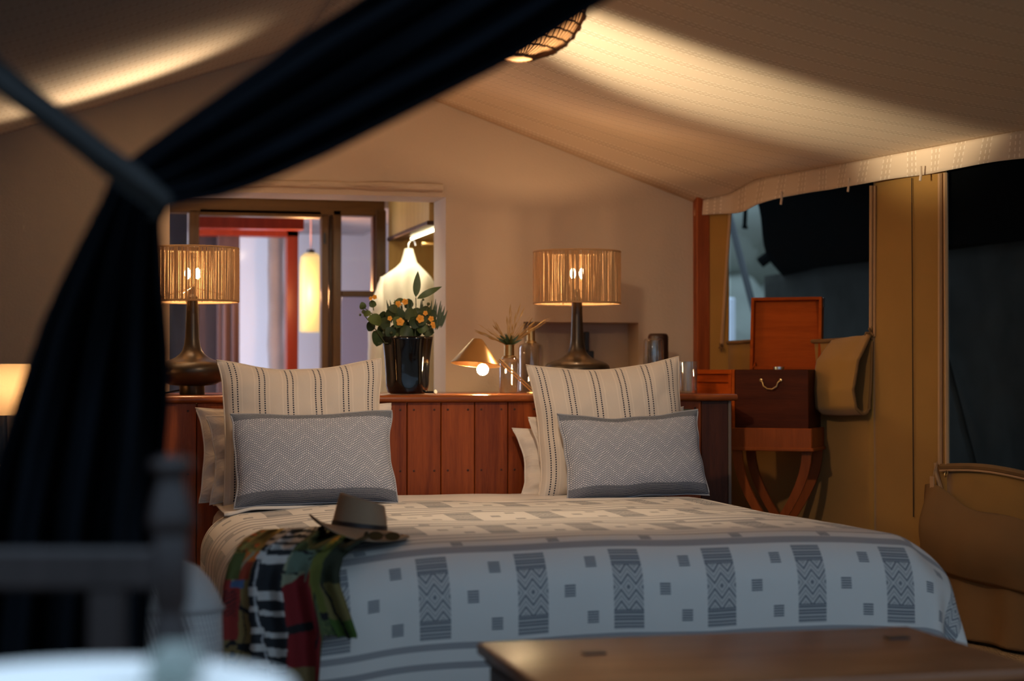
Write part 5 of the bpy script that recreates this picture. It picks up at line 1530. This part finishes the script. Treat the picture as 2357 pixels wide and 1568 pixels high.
# pale woven basket by the foot of the bed
kq = at(412, 1400, z=3.92)
bk = thing('woven_basket', 'tall pale woven basket with domed lid between chair post and bed foot', 'basket', (kq.x, kq.y, 0))
zb2 = lambda py: at(412, py, z=3.92).z
RB = 98 * 3.92 / FPX
mwb, g, p, o = new_mat('pale basket weave')
xyz_ = g.xyz(g.coord('UV'))
wv_ = ((xyz_[0] * 60 + xyz_[1] * 26).fract().lt(.5) * (xyz_[1] * 60).fract().gt(.12))
g.put(p.inputs['Base Color'], g.mix(wv_ * .9, (.26, .26, .265), (.52, .51, .50)))
p.inputs['Roughness'].default_value = .8; g.put(p.inputs['Normal'], g.bump(wv_, .5, .004))
MB().lathe([(0, 0), (RB * .95, 0), (RB * 1.05, .05), (RB * 1.06, .25), (RB, zb2(1402))], 48, cap=False).obj('basket_body', mwb, bk)
MB().lathe([(RB * .99, zb2(1402)), (RB * 1.01, zb2(1392)), (RB * .93, zb2(1370)), (RB * .72, zb2(1335)), (RB * .45, zb2(1305)), (RB * .15, zb2(1290)), (0, zb2(1288))], 48, cap=False).obj('domed_lid', mwb, bk)
MB().tube([Vector((RB * 1.01 * math.cos(2 * math.pi * i / 48), RB * 1.01 * math.sin(2 * math.pi * i / 48), zb2(1400))) for i in range(48)], .006, 6, True).obj('rim', mwb, bk)

# second bedside lamp far left, standing on a small table
lq = at(8, 955, z=6.35)
nt = thing('bedside_table', 'small dark bedside table left of the bed, behind the curtain', 'table', (lq.x, lq.y, 0))
zt3 = lq.z - .20
MB().lathe([(0, zt3 - .025), (.20, zt3 - .025), (.205, zt3 - .012), (.20, zt3), (0, zt3)], 32, cap=False).obj('table_top', M_DARKWOOD, nt)
for i in range(3):
    k = i * 2.1
    MB().cyl((.05 * math.cos(k), .05 * math.sin(k), zt3 - .02), (.17 * math.cos(k), .17 * math.sin(k), 0), .014, 10).obj('leg', M_DARKWOOD, nt)
bl = thing('bedside_lamp', 'lit cream drum lamp half hidden at the curtain edge, far from the vase', 'lamp', (lq.x, lq.y, zt3))
hz = at(8, 838, z=6.35).z - lq.z
mcs, g, p, o = new_mat('cream lamp cloth')
p.inputs['Base Color'].default_value = (.75, .60, .42, 1)
t_ = g.n.new('ShaderNodeBsdfTranslucent'); t_.inputs[0].default_value = (.80, .60, .36, 1)
mx = g.n.new('ShaderNodeMixShader'); mx.inputs[0].default_value = 0.6
g.l.new(p.outputs[0], mx.inputs[1]); g.l.new(t_.outputs[0], mx.inputs[2]); g.l.new(mx.outputs[0], o.inputs[0])
MB().lathe([(.105, .20), (.095, .20 + hz)], 40, cap=False).obj('drum_shade', mcs, bl)
MB().lathe([(0, 0), (.06, 0), (.062, .01), (.03, .03), (.016, .08), (.012, .22), (0, .22)], 24, cap=False).obj('lamp_base', M_BRONZE, bl)
MB().sphere((0, 0, .20 + hz * .55), .022, 14, 8).obj('bulb', emit('bedside bulb', WARM, 330.0), bl)

# ================================================================== pendant light and added spots
point('pendant_light', pq + Vector((0, 0, .11)), E_PENDANT, WARM, .04)
spot('added_roof_spot', (-.85, 4.95, 1.45), (1.97, 5.76, 2.02), E_CEIL_SPOT, 19.0, 1.0, (1.0, .84, .58), .05)  # added spot without a fixture, makes the bright patch on the roof
spot('added_bed_downlight', pq + Vector((0, 0, -.02)), (1.45, 6.2, .75), E_DOWN, 120, 1.0, (1.0, .74, .50), .05)  # extra spot added below the basket to brighten bed and pillows
spot('added_roof_band_spot', L1.location + Vector((0, 0, .60)), (.12, 6.74, 2.15), E_LEFT_SPOT, 96, 1.0, (1.0, .80, .56), .05)  # added spot above the left shade, aimed to draw the roof band
